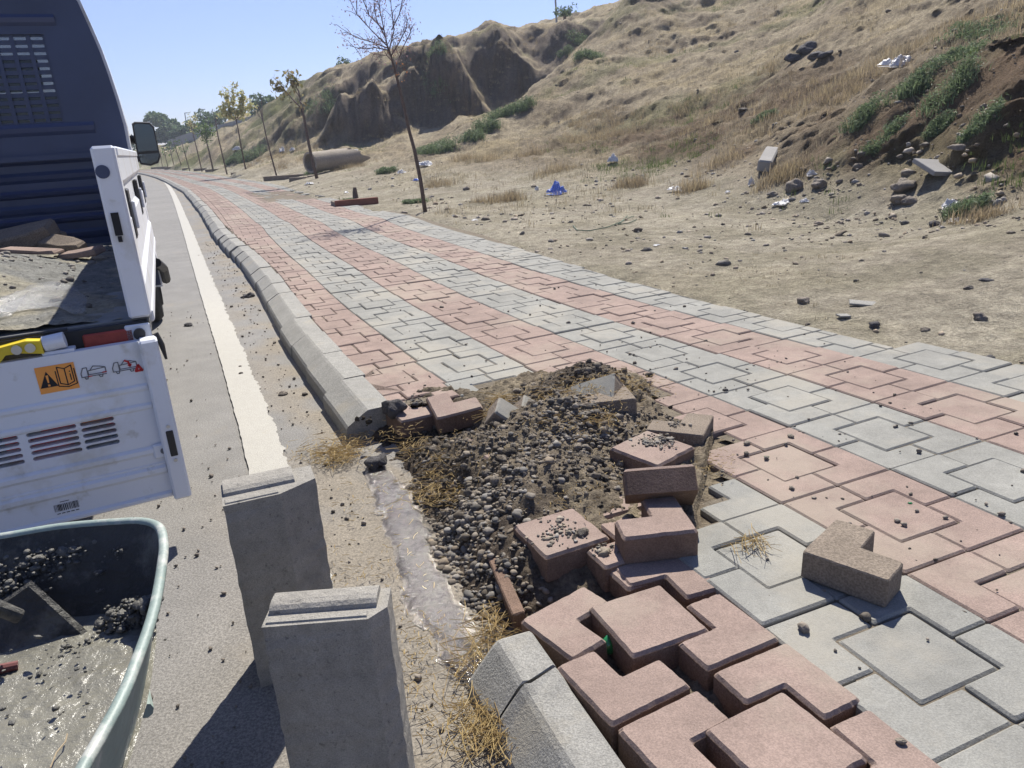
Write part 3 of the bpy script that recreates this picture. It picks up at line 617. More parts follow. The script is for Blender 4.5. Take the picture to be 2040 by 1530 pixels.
def zone(n_, d0, d1, a0, a1, pw=1.0):
    az_ = r.uniform(R_(a0), R_(a1), n_); d_ = d0+(d1-d0)*r.uniform(0, 1, n_)**pw; return np.column_stack([np.sin(az_)*d_, np.cos(az_)*d_])
P = np.concatenate([zone(9000, 7, 20, -6, 40, 1), zone(12000, 14, 50, -12, 38, .8), zone(2200, 4, 9, 0, 40), zone(4500, 30, 90, -28, -8)])
s_, t__ = st_of(P[:, 0], P[:, 1]); z = terrain(P[:, 0], P[:, 1]); vg = fbm(P[:, 0]*.55, P[:, 1]*.55, oct=4, seed=81)+.25*fbm(P[:, 0]*3, P[:, 1]*3, oct=3, seed=83)
k = (t__ > t_right(s_)+.12) & (vg > r.uniform(-.15, .4, len(P))) & (z > .1) & (r.uniform(0, 1, len(P)) < .25+.9*sstep(.15, .6, z)); P = P[k]; z = z[k]; dd = np.hypot(P[:, 0], P[:, 1])
h = r.uniform(.04, .14, len(P))*np.where(dd < 8, .35, 1)*np.where(dd > 20, 1.3, 1); t3 = r.uniform(0, 1, (len(P), 1))
col = np.array([.38, .325, .215])*(1-t3)+np.array([.30, .262, .185])*t3
gl = (fbm(P[:, 0]*.33, P[:, 1]*.33, oct=4, seed=91) > .28)[:, None] | ((P[:, 0] < -9)[:, None] & (r.uniform(0, 1, (len(P), 1)) < .6)); col = np.where(gl, np.array([.11, .15, .05]), col)
V, Fq, c = blades(np.column_stack([P, z-.01]), h, h*1.1, 11, .010, col, .18, r)
gr = npmesh("dry_grass", V, Fq, M['grass'], col=c); tag(gr, "dry straw coloured grass tufts covering slope and bare ground", "dry grass", kind='stuff')
# denser clumps of tall dry weed
cl = [(1580, 200, 2.0, 60), (1640, 190, 1.2, 50), (1700, 185, .9, 40), (1200, 260, 1.2, 60), (1240, 270, .8, 40), (1140, 285, .8, 35), (1170, 240, .8, 40), (1400, 250, .8, 30), (1370, 215, .6, 20), (1260, 370, .35, 30), (1000, 400, .4, 34), (1380, 380, .3, 24), (1570, 345, .3, 24), (1550, 360, .25, 20),
      (940, 320, .8, 40), (1060, 310, .6, 22), (900, 170, 1.5, 30), (1050, 75, 1.2, 22), (560, 310, 1.2, 30), (590, 325, 1, 30), (520, 320, 1, 24), (640, 290, .8, 20), (700, 335, .7, 16), (1900, 60, 2, 50), (1980, 40, 1.5, 40), (1500, 160, 1, 30), (1960, 435, .2, 20), (870, 370, .4, 20), (745, 208, 1.1, 34), (872, 136, 1.4, 40), (1000, 96, 1.2, 30), (930, 200, .8, 24), (650, 185, 1.4, 30), (810, 110, 1.2, 24), (1500, 30, 2, 26), (1300, 100, 1.5, 26), (1430, 330, .6, 22), (1100, 345, .5, 24)]
P = []; hh = []
for px, py, sp, n_ in cl:
    c0, d = hit(px, py); q = c0[:2]+r.normal(0, sp*.5, (n_, 2)); P.append(q); hh += list(r.uniform(.10, .25, n_)*min(1, .4+d/22))
P = np.concatenate(P); hh = np.array(hh); z = terrain(P[:, 0], P[:, 1]); s_, t__ = st_of(P[:, 0], P[:, 1]); k = t__ > t_right(s_)+.1; P, hh, z = P[k], hh[k], z[k]
t3 = r.uniform(0, 1, (len(P), 1)); col = np.array([.38, .31, .19])*(1-t3)+np.array([.27, .215, .14])*t3
V, Fq, c = blades(np.column_stack([P, z-.02]), hh, hh*.9, 34, .007, col, .2, r, lean=.9)
gw = npmesh("dry_weeds", V, Fq, M['grass'], col=c); tag(gw, "tall golden dry weeds growing in drifts on the slope", "dry weeds", kind='stuff')
# green weeds: one plant each
def weed(px, py, rad, hgt, label, col=(.14, .185, .095), n=22, d=None):
    if px > 1450: rad *= .55; hgt *= .55
    else: rad *= .7; hgt *= .65
    c0, dd_ = hit(px, py); rl = np.random.default_rng(int(px*7+py)); k = max(6, n)
    th = rl.uniform(0, 6.28, k); rad_ = rl.uniform(0, 1, k)**.6*rad; P = np.column_stack([np.cos(th)*rad_, np.sin(th)*rad_*.7]); 
    z = terrain(P[:, 0]+c0[0], P[:, 1]+c0[1])-c0[2]
    V, Fq, c = blades(np.column_stack([P, z-.02]), np.full(k, hgt)*rl.uniform(.6, 1.2, k), np.full(k, rad*.35), 26, .013, np.tile(np.array(col), (k, 1)), .25, rl, lean=1.1)
    # feathery side leaflets
    L = k*60; ctr = P[rl.integers(0, k, L)]+rl.normal(0, rad*.18, (L, 2)); zz = np.interp(rl.uniform(0, 1, L), [0, 1], [.15, 1])*hgt+terrain(ctr[:, 0]+c0[0], ctr[:, 1]+c0[1])-c0[2]
    q = np.column_stack([ctr, zz]); a1 = rl.normal(0, 1, (L, 3)); a1 /= np.linalg.norm(a1, axis=1)[:, None]; a2 = rl.normal(0, 1, (L, 3)); a2 /= np.linalg.norm(a2, axis=1)[:, None]
    sz_ = .016+.0012*dd_; V2 = np.stack([q-a1*sz_, q+a2*sz_*.45, q+a1*sz_], 1).reshape(-1, 3); F2 = np.arange(L*3).reshape(-1, 3)+len(V)
    c2 = np.repeat(np.array(col)*(1+rl.normal(0, .3, (L, 1))), 3, 0)
    o = npmesh("green_weed", np.concatenate([V, V2]), np.concatenate([Fq, F2]), M['leaf'], col=np.clip(np.concatenate([c, c2]), .01, 1)); o.location = c0
    tag(o, label, "weed", "green weeds on the slope"); return o
for a_ in ((1838, 165, .55, .30, "broad green weed at the left end of the eroded bank, below the white bag"),
           (1890, 190, .6, .32, "dense green weed on the bank edge, just right of its larger neighbour"),
           (1725, 240, .50, .34, "feathery dark green weed in the hollow below the golden grass"),
           (1760, 290, .4, .22, "pale green weed under the feathery dark one on the slope"),
           (1955, 250, .35, .2, "small bright green weed at the foot of the eroded bank"),
           (1870, 262, .25, .15, "little green weed between the two bank weeds and the slab"),
           (1925, 425, .30, .22, "green weed with yellow stalks at the slope foot on the right edge"),
           (1960, 70, 1.1, .2, "low green mat of weed on top of the eroded bank"),
           (1900, 110, .7, .18, "thin green weed creeping along the bank top"),
           (1520, 240, .4, .2, "small green weed below the pale stone on the slope"),
           (1040, 215, .8, .45, "upper green weed of the row along the gully edge"),
           (1000, 235, .8, .45, "green weed in the middle of the row along the gully edge"),
           (965, 258, .7, .4, "third green weed down the gully edge row"),
           (940, 280, .6, .4, "lowest green weed of the row along the gully edge"),
           (880, 305, .8, .4, "green weed at the mouth of the gully right of the tree"),
           (860, 300, .8, .35, "green weed behind the slender tree trunk at the gully mouth"),
           (770, 345, .4, .22, "green weed on the rubble left of the near tree"),
           (1150, 85, 1.0, .5, "green weed high beside the shaded cliff"),
           (1175, 118, .8, .4, "green weed on the spur just below the cliff top"),
           (1130, 115, .8, .35, "green weed on the spur crest left of its neighbour"),
           (870, 140, 1.1, .6, "green weed clump on top of the shaded knoll in the cliff"),
           (470, 320, .9, .5, "dark green bush at the foot of the grassy slope"),
           (505, 315, 1.2, .7, "wide green bush between the yellow tree and the bare sapling"),
           (830, 405, .3, .10, "flat green weed around the foot of the near tree"),
           (690, 408, .22, .16, "leafy green weed beside the red planter frame"),
           (650, 210, 1.6, .7, "green scrub on the upper slope behind the forked tree"),
           (630, 345, .5, .25, "green weed in front of the concrete pipe")): weed(*a_)

# ------------------------------------------------------------------ loose pavers and broken pieces
_seed = [5]
def paver_mesh(kind, th=.08, side='redside', top='red', under=False):
    a = .209; b = .1045
    P = [np.array(p, float) for p in ([(0, 0), (a, 0), (a, a), (0, a)] if kind == 'sq' else [(0, 0), (a, 0), (a, b), (b, b), (b, a), (0, a)])]
    mb = MB(); rl = random.Random(kind+top)
    cen_ = sum(P)/len(P)
    def R3(q, z, top_=False):
        q = rounded(q, .008, 4); out = []
        for i in range(len(q)):
            a_, b_ = q[i], q[(i+1) % len(q)]; n_ = 9 if np.linalg.norm(b_-a_) > .04 else 1
            for k in range(n_): out.append(a_+(b_-a_)*k/n_)
        rc = random.Random(_seed[0]); res = []
        for p in out:
            c_ = rc.random(); j = .0008*rc.uniform(-1, 1)+(.0035*rc.random() if c_ < .07 else 0); d = cen_-p; d = d/np.linalg.norm(d)
            p = p+d*j*(1 if z > -.02 else .3); res.append((float(p[0]), float(p[1]), z-(j*.5 if top_ and j > .001 else 0)))
        return res
    _seed[0] += 1
    if under:   # lying upside down: rough edges
        q = [p+np.array([rl.uniform(-.003, .003), rl.uniform(-.003, .003)]) for p in P]
        mb.rings([R3(inset(P, .006), -th), R3(P, -th+.006), R3(q, -.004), R3(inset(q, .003), 0)], mi=0)
    else:
        mb.rings([R3(P, -th), R3(P, -.009), R3(inset(P, .001), -.008)], mi=1, cap=True)
        mb.rings([R3(inset(P, .001), -.008), R3(inset(P, .0065), 0)], mi=0, cap=True)
    return mb, ([M['under']] if under else [M[top], M[side]])
_n_p = {}
def place_paver(kind, pxs, z, label, top='red', tilt=(0, 0), under=False, dz=0, side=None, world=False):
    """pxs: for a square 4 corners, for an L (outer corner, arm end, arm end); all on the top face at height z"""
    W_ = [np.array(p, float) if world else at(*p, z)[:2] for p in pxs]
    if kind == 'sq':
        c = sum(W_)/4; e = [(W_[(i+1) % 4]-W_[i]) for i in range(4)]; ang = 0; cs_ = 0; sn = 0
        for q in e: t = math.atan2(q[1], q[0])*4; cs_ += math.cos(t); sn += math.sin(t)
        ang = math.atan2(sn, cs_)/4; org = c-np.array([math.cos(ang)-math.sin(ang), math.sin(ang)+math.cos(ang)])*.1045
    else:
        o, p, q = W_; u = (p-o)/np.linalg.norm(p-o)+(q-o)/np.linalg.norm(q-o); ang = math.atan2(u[1], u[0])-math.pi/4; org = o
    mb, ms = paver_mesh(kind, top=top, side=side or ('redside' if top == 'red' else 'under'), under=under)
    key = (kind, top, under)
    ob = mb.build("loose_paver", ms)
    Rz = Matrix.Rotation(ang, 4, 'Z'); c_ = Vector((.1, .1, 0))
    ob.matrix_world = Matrix.Translation((org[0], org[1], z+dz)) @ Rz @ Matrix.Translation(c_) @ Matrix.Rotation(R_(tilt[0]), 4, 'X') @ Matrix.Rotation(R_(tilt[1]), 4, 'Y') @ Matrix.Translation(-c_)
    tag(ob, label, "paver", "loose and displaced paving stones"); return ob
z4 = lambda x, y: (1000+x/2.684, 1140+y/2.684)
z2 = lambda x, y: (980+x/4.435, 900+y/4.435)
z3 = lambda x, y: (740+x/3.643, 730+y/3.643)
def ext(p, q, L=.209, z=.12):      # world point L metres from p towards q
    a = at(*p, z)[:2]; b = at(*q, z)[:2]; return a+(b-a)/np.linalg.norm(b-a)*L
place_paver('L', [z4(90, 235), z4(440, 0), z4(305, 505)], .115, "red L-shaped paver twisted out of line above the kerb end", tilt=(3, -3))
place_paver('sq', [z4(465, 175), z4(850, 45), z4(1100, 305), z4(705, 470)], .128, "square red paver raised among the L pavers near the twisted one")
place_paver('L', [z4(585, 815), z4(335, 500), z4(995, 570)], .12, "red L-shaped paver tucked against the cracked kerb, below the raised square")
place_paver('L', [z4(610, 830), z4(1025, 570), z4(950, 1300)], .12, "red L-shaped paver at the bottom edge beside the kerb")
place_paver('L', [z4(1490, 350), z4(1190, 105), z4(1100, 540)], .125, "red L-shaped paver right of the raised square, against the grey pavers")
place_paver('L', [z4(1520, 365), z4(1130, 545), z4(1925, 690)], .125, "red L-shaped paver wrapping the top corner of the lowest square")
place_paver('sq', [z4(1085, 840), z4(1500, 630), z4(1950, 1000), z4(1530, 1235)], .125, "lowest square red paver at the bottom edge of the photo")
g0 = at(*z4(1960, 722), .12)[:2]; dv = np.array([.38, -.925])*.209; du = np.array([-.925, -.38])*.209
place_paver('L', [g0+dv, g0, g0+dv+du], .122, "red L-shaped paver right of the lowest square at the bottom edge", world=True)
e0 = at(*z4(1150, 90), .12)[:2]; dv = (e0-at(*z4(1075, 10), .12)[:2]); dv = dv/np.linalg.norm(dv)*.209; du = np.array([-.925, -.38])*.209
place_paver('L', [e0-dv, e0, e0-dv+du], .122, "red paver whose short end sticks out between the raised square and grey pavers", world=True)
q0 = at(*z2(1190, 1207), .12)[:2]; dvv = at(*z2(1005, 1030), .12)[:2]-q0; dvv = dvv/np.linalg.norm(dvv)*.209; duu = at(*z2(1350, 1150), .12)[:2]-q0; duu = duu/np.linalg.norm(duu)*.209
place_paver('L', [q0+dvv, q0, q0+dvv+duu], .118, "red paver lying in the shadow of the stacked block", world=True, tilt=(1, 0))
place_paver('sq', [z2(215, 640), z2(700, 480), z2(1025, 755), z2(480, 945)], .15, "square red paver lifted at the gravel edge with grit and a pebble on it")
k0 = at(*z2(1000, 1022), .135)[:2]; k1 = at(*z2(810, 850), .135)[:2]; dl = (k0-k1)/np.linalg.norm(k0-k1); dr = np.array([-dl[1], dl[0]]); 
place_paver('L', [k0+dr*.209, k0, k0+dr*.209-dl*.209], .135, "red paver squeezed under the stacked block beside the gritty square", world=True)
place_paver('L', [z2(910, 603), tuple(z2(1150, 520)), tuple(z2(770, 455))], .135, "red L-shaped paver partly under gravel above the gritty square", tilt=(0, 1))
place_paver('L', [z2(480, 537), z2(700, 470), z2(350, 410)], .13, "red paver corner buried in gravel above the gritty square")
place_paver('L', [z2(360, 465), z2(600, 400), z2(200, 290)], .128, "outermost red paver edge showing from the gravel on the road side", dz=-.01)
place_paver('L', [z2(1065, 760), z2(1300, 700), z2(930, 612)], .125, "red paver in the gap beside the block leaning on others")
place_paver('L', [z2(1830, 690), z2(1165, 760), z2(1600, 365)], .205, "thick red L-shaped paver stacked on top of the others")
place_paver('L', [z2(1815, 250), z2(1165, 290), z2(1780, 100)], .262, "dark red L-shaped paver leaning on the stacked one, side to the camera", tilt=(-3, 42), dz=-.03)
place_paver('L', [(1597, 1097), (1775, 1163), (1657, 1035)], .203, "brown-grey L-shaped paver lying upside down alone on the grey stripe", under=True)
place_paver('L', [(799, 840), (862, 820), (768, 806)], .112, "red paver hanging over the dark hole next to the kerb end, pebble on it", tilt=(5, 2), dz=.006)
place_paver('L', [(869, 824), (970, 806), (850, 797)], .143, "red paver tipped over the hole, right of the first one", tilt=(9, -5))
place_paver('L', [z3(1020, 480), z3(1130, 430), z3(855, 275)], .12, "grey-red paver buried to its edge left of the gravel top", top='grey', tilt=(8, 6))
place_paver('L', [(969, 914), (1035, 893), (940, 880)], .158, "red paver standing in the middle of the mound with straw on it", tilt=(3, 3))
place_paver('L', [z3(1930, 232), z3(1740, 240), z3(1800, 150)], .235, "light grey paver on the back of the mound, right of the leaning one", top='grey', under=True)
place_paver('sq', [z3(1440, 290), z3(1740, 300), z3(1700, 200), z3(1480, 190)], .205, "dark grey paver leaning steeply at the back of the mound", top='grey', tilt=(30, -24), dz=.005)
place_paver('L', [z3(1290, 350), z3(1180, 370), z3(1325, 262)], .20, "broken dark paver corner poking out of the gravel top", top='grey', tilt=(38, -22), dz=-.01)
place_paver('sq', [(1209, 893), (1286, 853), (1383, 892), (1322, 928)], .192, "square red paver with gravel on it at the right of the mound", tilt=(2, 0))
place_paver('L', [z3(1900, 470), z3(1680, 500), z3(1800, 400)], .15, "red paver edge half hidden behind the gravel covered square", tilt=(4, 8))
place_paver('L', [(1400, 868), (1300, 850), (1403, 828)], .18, "grey-brown paver upside down at the right end of the mound", under=True)
# grit lying on the displaced pavers
q = []
for (px, py, z, rad, n_) in ((1115, 1060, .15, .06, 90), (1200, 1095, .137, .03, 40), (1305, 880, .194, .05, 160), (1150, 990, .133, .06, 160), (1200, 1010, .136, .04, 60), (830, 800, .126, .05, 60), (985, 890, .13, .03, 50), (1080, 975, .135, .05, 130), (1345, 845, .182, .03, 40)):
    c = at(px, py, z); p = np.column_stack([c[:2]+r.normal(0, rad*.6, (n_, 2)), np.full(n_, z+.002)]); q.append(p)
q = np.concatenate(q); sz = np.clip(r.lognormal(math.log(.0036), .5, len(q)), .0018, .013); 
gq = scatter_stones("paver_grit", q, sz, stone_cols(r, len(q), .8), M['gravel'], jag=.2, seed=9); tag(gq, "grit and tiny stones lying on the lifted pavers", "grit", kind='stuff')

def rock(name, px, py, z, size, label, cat='stone', matk='rock', flat=.6, group=None, seed=1, on='flat', jag=.16, yaw=0, ax=(1, 1)):
    p = at(px, py, z) if on == 'flat' else hit(px, py)[0]
    rl = np.random.default_rng(seed); bv, bf = I2; v = bv.copy()
    v = v*(1+jag*2*np.array([vnoise(np.array([q[0]*1.6+seed*3.1]), np.array([q[1]*1.6]), np.array([q[2]*1.6]))[0] for q in v]))[:, None]*(1+rl.normal(0, jag*.12, (len(v), 1)))
    v = v*np.array([size*ax[0], size*ax[1], size*flat]); 
    o = npmesh(name, v, bf, M[matk], smooth=matk == 'rock' and jag < .15); o.location = (p[0], p[1], p[2]+size*flat*.45); o.rotation_euler = (0, 0, yaw)
    tag(o, label, cat, group); return o
for i, a_ in enumerate(((827, 806, .13, .013, "dark oval pebble lying on the paver at the kerb end", 'darkrock'), (1161, 1062, .152, .017, "flat grey-brown pebble on the gritty lifted square", 'rock'),
           (1230, 957, .13, .018, "pale grey pebble by the leaning dark paver", 'rock'), (1232, 832, .2, .016, "largest smooth pebble on the right of the gravel top", 'rock'),
           (1030, 860, .14, .016, "pale pebble on the left flank of the gravel top", 'rock'), (950, 1037, .06, .018, "round grey pebble in the gravel by the slurry", 'rock'),
           (1445, 778, .125, .010, "dark crumb on the fourth, grey stripe", 'darkrock'), (1488, 884, .125, .012, "pebble beside the dark pebble pair, nearest the red stripe", 'rock'), (1575, 870, .125, .012, "elongated pebble on the red square paver", 'rock'),
           (1795, 1478, .125, .008, "tiny white pebble near the bottom right", 'rock'), (1118, 1158 - 10, .04, .03, "grey stone in the hollow under the gritty square", 'rock'), (1165, 935, .12, .035, "brown stone block in the gravel above the green glass", 'rock'))):
    rock("pebble", a_[0], a_[1], a_[2], a_[3], a_[4], 'pebble', a_[5], .6, "pebbles lying singly on the pavement and mound", seed=i+3, jag=.1, ax=(1.3, .9), yaw=i)
rock("soil_clod", 785, 818, .13, .045, "dark earth clod sitting on the end of the kerb", 'clod', 'darkrock', .8, "dark soil clods", 31, jag=.3)
rock("soil_clod", 752, 925, .02, .04, "dark wet clod at the top of the slurry trickle", 'clod', 'darkrock', .6, "dark soil clods", 32, jag=.3)
rock("soil_clod", 1125, 752, .19, .028, "dark clod on the highest point behind the mound", 'clod', 'darkrock', .7, "dark soil clods", 33, jag=.3)
rock("soil_clod", 495, 592, .0, .05, "dark clod lying in the gutter halfway along the near kerb", 'clod', 'darkrock', .5, "dark soil clods", 34, jag=.3)
rock("soil_clod", 376, 649, .0, .03, "small dark clod alone on the asphalt right of the truck", 'clod', 'darkrock', .5, "dark soil clods", 35, jag=.3)
rock("road_pebble", 564, 787, .0, .022, "blue-grey pebble on the road between line and kerb", 'pebble', 'rock', .6, seed=36)

# near kerb: end stone and the piece broken off it
E0 = at(1057, 1250, .12)[:2]; E1 = at(1147, 1377, .12)[:2]; kd = (E1-E0)/np.linalg.norm(E1-E0); kn = np.array([kd[1], -kd[0]])   # kn points to the road side
if kn[0] > 0: kn = -kn
def kerb_block(name, l0, l1, label, jag0=0, jag1=0, drop=0):
    prof = [(0, -.12), (0, .110), (.006, .1175), (.075, .120), (.088, .1175), (.10, .108), (.165, .035), (.172, .02), (.172, -.12)]; rings = []
    N = 14; rl = random.Random(4)
    def wob(k, t): return .007*math.sin(k*2.3+1)+.006*math.sin(k*5.1)+.035*t
    for i in range(N+1):
        u = i/N; rg = []
        for k, (t, z) in enumerate(prof):
            a0 = l0+(jag0*wob(k, t*3) if jag0 else 0); a1 = l1+(jag1*wob(k, t*3) if jag1 else 0); l = a0+(a1-a0)*u
            rr_ = .006 if (i == 0 and not jag0) else 0; p = E0+kd*(l+0)+kn*(t+(rr_ if t == 0 else -rr_ if t > .16 else 0)); rg.append((p[0], p[1], z-(drop if l > .2 else 0)-rr_*(z > .1)))
        rings.append(rg)
    mb = MB(); mb.rings(rings, cap=True); o = mb.build(name, M['kerb']); return tag(o, label, "kerbstone", "kerbstones out of the kerb run")
kerb_block("broken_kerbstone", 0, .148, "short broken grey kerbstone end by the slurry, crack on its lower side", jag1=1)
kerb_block("kerbstone", .158, .62, "grey kerbstone at the bottom edge, left of the red pavers, below the crack", jag0=1, drop=.006)

def std_stone(name, base, yaw, lean, label, chl, chr_, wdt, dep, hgt, flip=1):
    # cross section with chamfered long edges, end face with a ridge and a groove
    x0, x1 = -wdt/2, wdt/2
    sec = [(x0, 0), (x1-chr_[0], 0), (x1, chr_[1]), (x1, dep), (x0+chl[0], dep), (x0, dep-chl[1])]
    N = 22; rings = []; rl = random.Random(9)
    for i in range(N+1):
        z = hgt*i/N; rings.append([(x+rl.uniform(-.0016, .0016), y+rl.uniform(-.0016, .0016), z) for x, y in sec])
    mb = MB(); g = dep*.34
    mb.rings(rings, cap=True)
    # front lip, groove and rounded rear ridge of the tongue-and-groove end
    mb.rings([[(x0+.004, .004, hgt-.001), (x1-chr_[0]-.002, .004, hgt-.001), (x1-chr_[0]-.002, g*.72, hgt-.001), (x0+.004, g*.72, hgt-.001)],
              [(x0+.006, .007, hgt+.003), (x1-chr_[0]-.004, .007, hgt+.003), (x1-chr_[0]-.004, g*.62, hgt+.003), (x0+.006, g*.62, hgt+.003)]])
    pr = [(g*1.05, 0), (g*1.15, .008), (g*1.4, .013), (g*1.8, .015), (dep-.012, .014), (dep-.004, .010), (dep-.003, 0)]
    mb.rings([[(x, y, hgt-.001+z) for (y, z) in pr][::-1] for x in (x0+.004, x1-chr_[0]*.5-.004)])
    o = mb.build(name, M['stone']); o.location = (base[0], base[1], 0); o.rotation_euler = (R_(lean[0]), R_(lean[1]), yaw)
    return tag(o, label, "kerbstone", "kerbstones standing on end in the road")
bR = (at(535, 1240, .5)[:2]+at(755, 1240, .5)[:2])/2
std_stone("standing_kerbstone", bR, R_(1), (0, 0), "nearer standing concrete kerbstone, grooved end up, cut by the bottom edge", (.0, .0), (.028, .03), .205, .088, .5)
a_ = at(447, 1008, .5)[:2]; b_ = at(630, 968, .5)[:2]; ang = math.atan2(b_[1]-a_[1], b_[0]-a_[0]); bL = (a_+b_)/2
std_stone("standing_kerbstone", bL, ang, (0, 0), "farther standing concrete kerbstone in front of the white line", (0, 0), (.085, .045), .21, .13, .5)

# wet cement slurry
SC = np.array([at(*p, .0)[:2] for p in ((740, 925), (765, 965), (790, 1010), (815, 1060), (825, 1110), (850, 1160), (870, 1210), (905, 1270), (935, 1330), (955, 1385))]); SW = np.array([.04, .07, .08, .08, .055, .08, .085, .075, .06, .035])
sx = np.arange(SC[:, 0].min()-.2, SC[:, 0].max()+.2, .0045); sy = np.arange(SC[:, 1].min()-.08, SC[:, 1].max()+.08, .0045); SX, SY = np.meshgrid(sx, sy)
o_ = np.argsort(SC[:, 1]); cxs = np.interp(SY, SC[o_, 1], SC[o_, 0]); ws = np.interp(SY, SC[o_, 1], SW[o_]); md = 1-np.abs(SX-cxs)/ws+.55*fbm(SX*11, SY*11, oct=5, seed=701); md = md-2*(sstep(.0, .06, SC[:, 1].min()+.02-SY)+sstep(.0, .06, SY-SC[:, 1].max()+.02))
SZ_ = .0035+.0075*sstep(.0, .5, md)+.0012*fbm(SX*60, SY*60, oct=3, seed=703); Fq = gridfaces(*SX.shape); mk = (md.ravel() > .02)[Fq].all(1); Fq = Fq[mk]
wet = sstep(.06, .30, md+.3*fbm(SX*20, SY*20, oct=3, seed=705)); Cw = mixc(np.ones(SX.shape+(3,))*np.array([.25, .222, .18]), (.085, .073, .06), wet)
used = np.unique(Fq); mp_ = -np.ones(SX.size, int); mp_[used] = np.arange(len(used))
sly = npmesh("slurry_puddle", np.stack([SX, SY, SZ_], -1).reshape(-1, 3)[used], mp_[Fq], M['slurry'], col=Cw.reshape(-1, 3)[used], smooth=True); tag(sly, kind='structure')

# straw
def straw(name, items, label, kind=None, cat="straw", group=None, r0=.0009):
    mb = MB(); rl = random.Random(len(items)*7+int(items[0][0])); 
    for (px, py, z, n_, L, sp) in items:
        c = at(px, py, z)
        for i in range(n_):
            a = rl.uniform(0, math.pi*2); p = c+np.array([rl.gauss(0, sp), rl.gauss(0, sp), rl.uniform(0, sp*.4)]); l = L*rl.uniform(.4, 1.1); up = rl.uniform(0, .35); bend = rl.uniform(-.5, .5)
            q = []
            for k in range(4):
                t = k/3; aa = a+bend*t; q.append((p[0]+math.cos(aa)*l*(t-.5), p[1]+math.sin(aa)*l*(t-.5), p[2]+.003+up*l*t*(1-.4*t)))
            cc_ = rl.choice([(.48, .36, .16), (.55, .43, .22), (.38, .27, .12)]); b0 = len(mb.v); mb.tube(q, [r0*rl.uniform(.6, 1.3)]*4, 4, cap=False); mb.c += [cc_]*(len(mb.v)-b0)
    o = mb.build(name, M['grass']); tag(o, label, cat, group, kind); return o
straw("straw_litter", [(680, 910, .015, 420, .05, .055), (640, 900, .01, 120, .05, .06), (700, 880, .02, 120, .04, .05)], "heap of pale straw on the road beside the dark hole", 'stuff')
straw("straw_litter", [(925, 915, .09, 300, .10, .045), (905, 935, .07, 160, .09, .04), (935, 885, .09, 130, .09, .035), (890, 960, .05, 90, .09, .05), (870, 985, .05, 80, .08, .05), (1080, 880, .14, 60, .09, .07), (1020, 960, .1, 60, .08, .06), (830, 900, .03, 60, .07, .06), (1000, 800, .14, 30, .16, .02), (985, 830, .13, 16, .2, .015)], "tangle of golden straw mixed into the left flank of the mound", 'stuff')
straw("straw_litter", [(1180, 775, .21, 160, .07, .09), (1240, 770, .17, 120, .05, .06), (1100, 800, .18, 60, .1, .07), (1030, 905, .13, 20, .12, .02), (1120, 990, .14, 60, .04, .05), (1190, 840, .2, 40, .06, .03)], "straw bits over the top and back of the mound", 'stuff')
straw("straw_litter", [(960, 1290, .02, 55, .13, .035), (975, 1250, .03, 50, .12, .03), (930, 1330, .02, 24, .14, .03)], "loose straw hanging over the lower end of the slurry", 'stuff')
straw("straw_litter", [(985, 1440, .03, 110, .10, .035), (960, 1450, .01, 90, .08, .04), (1000, 1480, .02, 60, .1, .03), (920, 1440, .005, 40, .06, .05)], "straw tuft against the road side of the broken kerbstone", 'stuff')
straw("dry_twig", [(1505, 1085, .13, 26, .13, .012), (1475, 1100, .128, 8, .1, .02)], "small dry twig bundle on the grey stripe left of the upturned paver", cat="twig")
straw("straw_litter", [(735, 1010, .005, 90, .03, .12), (740, 1150, .005, 110, .025, .10), (850, 1300, .005, 160, .025, .09), (860, 1420, .005, 120, .03, .08), (800, 870, .13, 60, .03, .06), (1290, 770, .125, 60, .03, .08), (1400, 930, .125, 120, .02, .06), (1140, 840, .2, 380, .022, .10), (1000, 900, .13, 300, .022, .11), (1150, 970, .14, 260, .02, .08), (900, 990, .07, 160, .025, .07), (1200, 780, .22, 200, .025, .09)], "short chaff spread over the gutter and pavement", 'stuff')
# the buried slab whose edge shows beside the gravel
pa, pb2 = at(985, 1085, .085), at(1046, 1218, .075); dd_ = pb2-pa; ln2 = float(np.linalg.norm(dd_)); mb = MB(); mb.box(0, ln2, -.035, 0, -.12, 0, bev=.004); o = mb.build("buried_slab", M['redside']); o.location = tuple(pa); o.rotation_euler = (R_(6), -math.asin(dd_[2]/ln2), math.atan2(dd_[1], dd_[0])); tag(o, "narrow brown slab edge buried upright between gravel and pavers", "slab")
# green glass
for (px, py, z, s_, lb) in ((1133, 984, .135, .012, "round piece of green bottle glass on the gravel covered pavers"), (1210, 1290, .075, .02, "green glass shard standing in the joint beside the raised square"), (1527, 911, .124, .007, "green glass splinter on the red stripe beyond the mound"), (1813, 1003, .124, .005, "tiny green glass chip far right on the red stripe")):
    bv, bf = I1; rl = np.random.default_rng(int(px)); v = bv*(1+rl.normal(0, .12, (len(bv), 1)))*np.array([s_*1.3, s_, s_*.45 if z > .1 else s_*1.2]); o = npmesh("glass_shard", v, bf, M['glassgreen'], smooth=True); p = at(px, py, z); o.location = (p[0], p[1], z+s_*.3); tag(o, lb, "glass shard", "green glass bits")


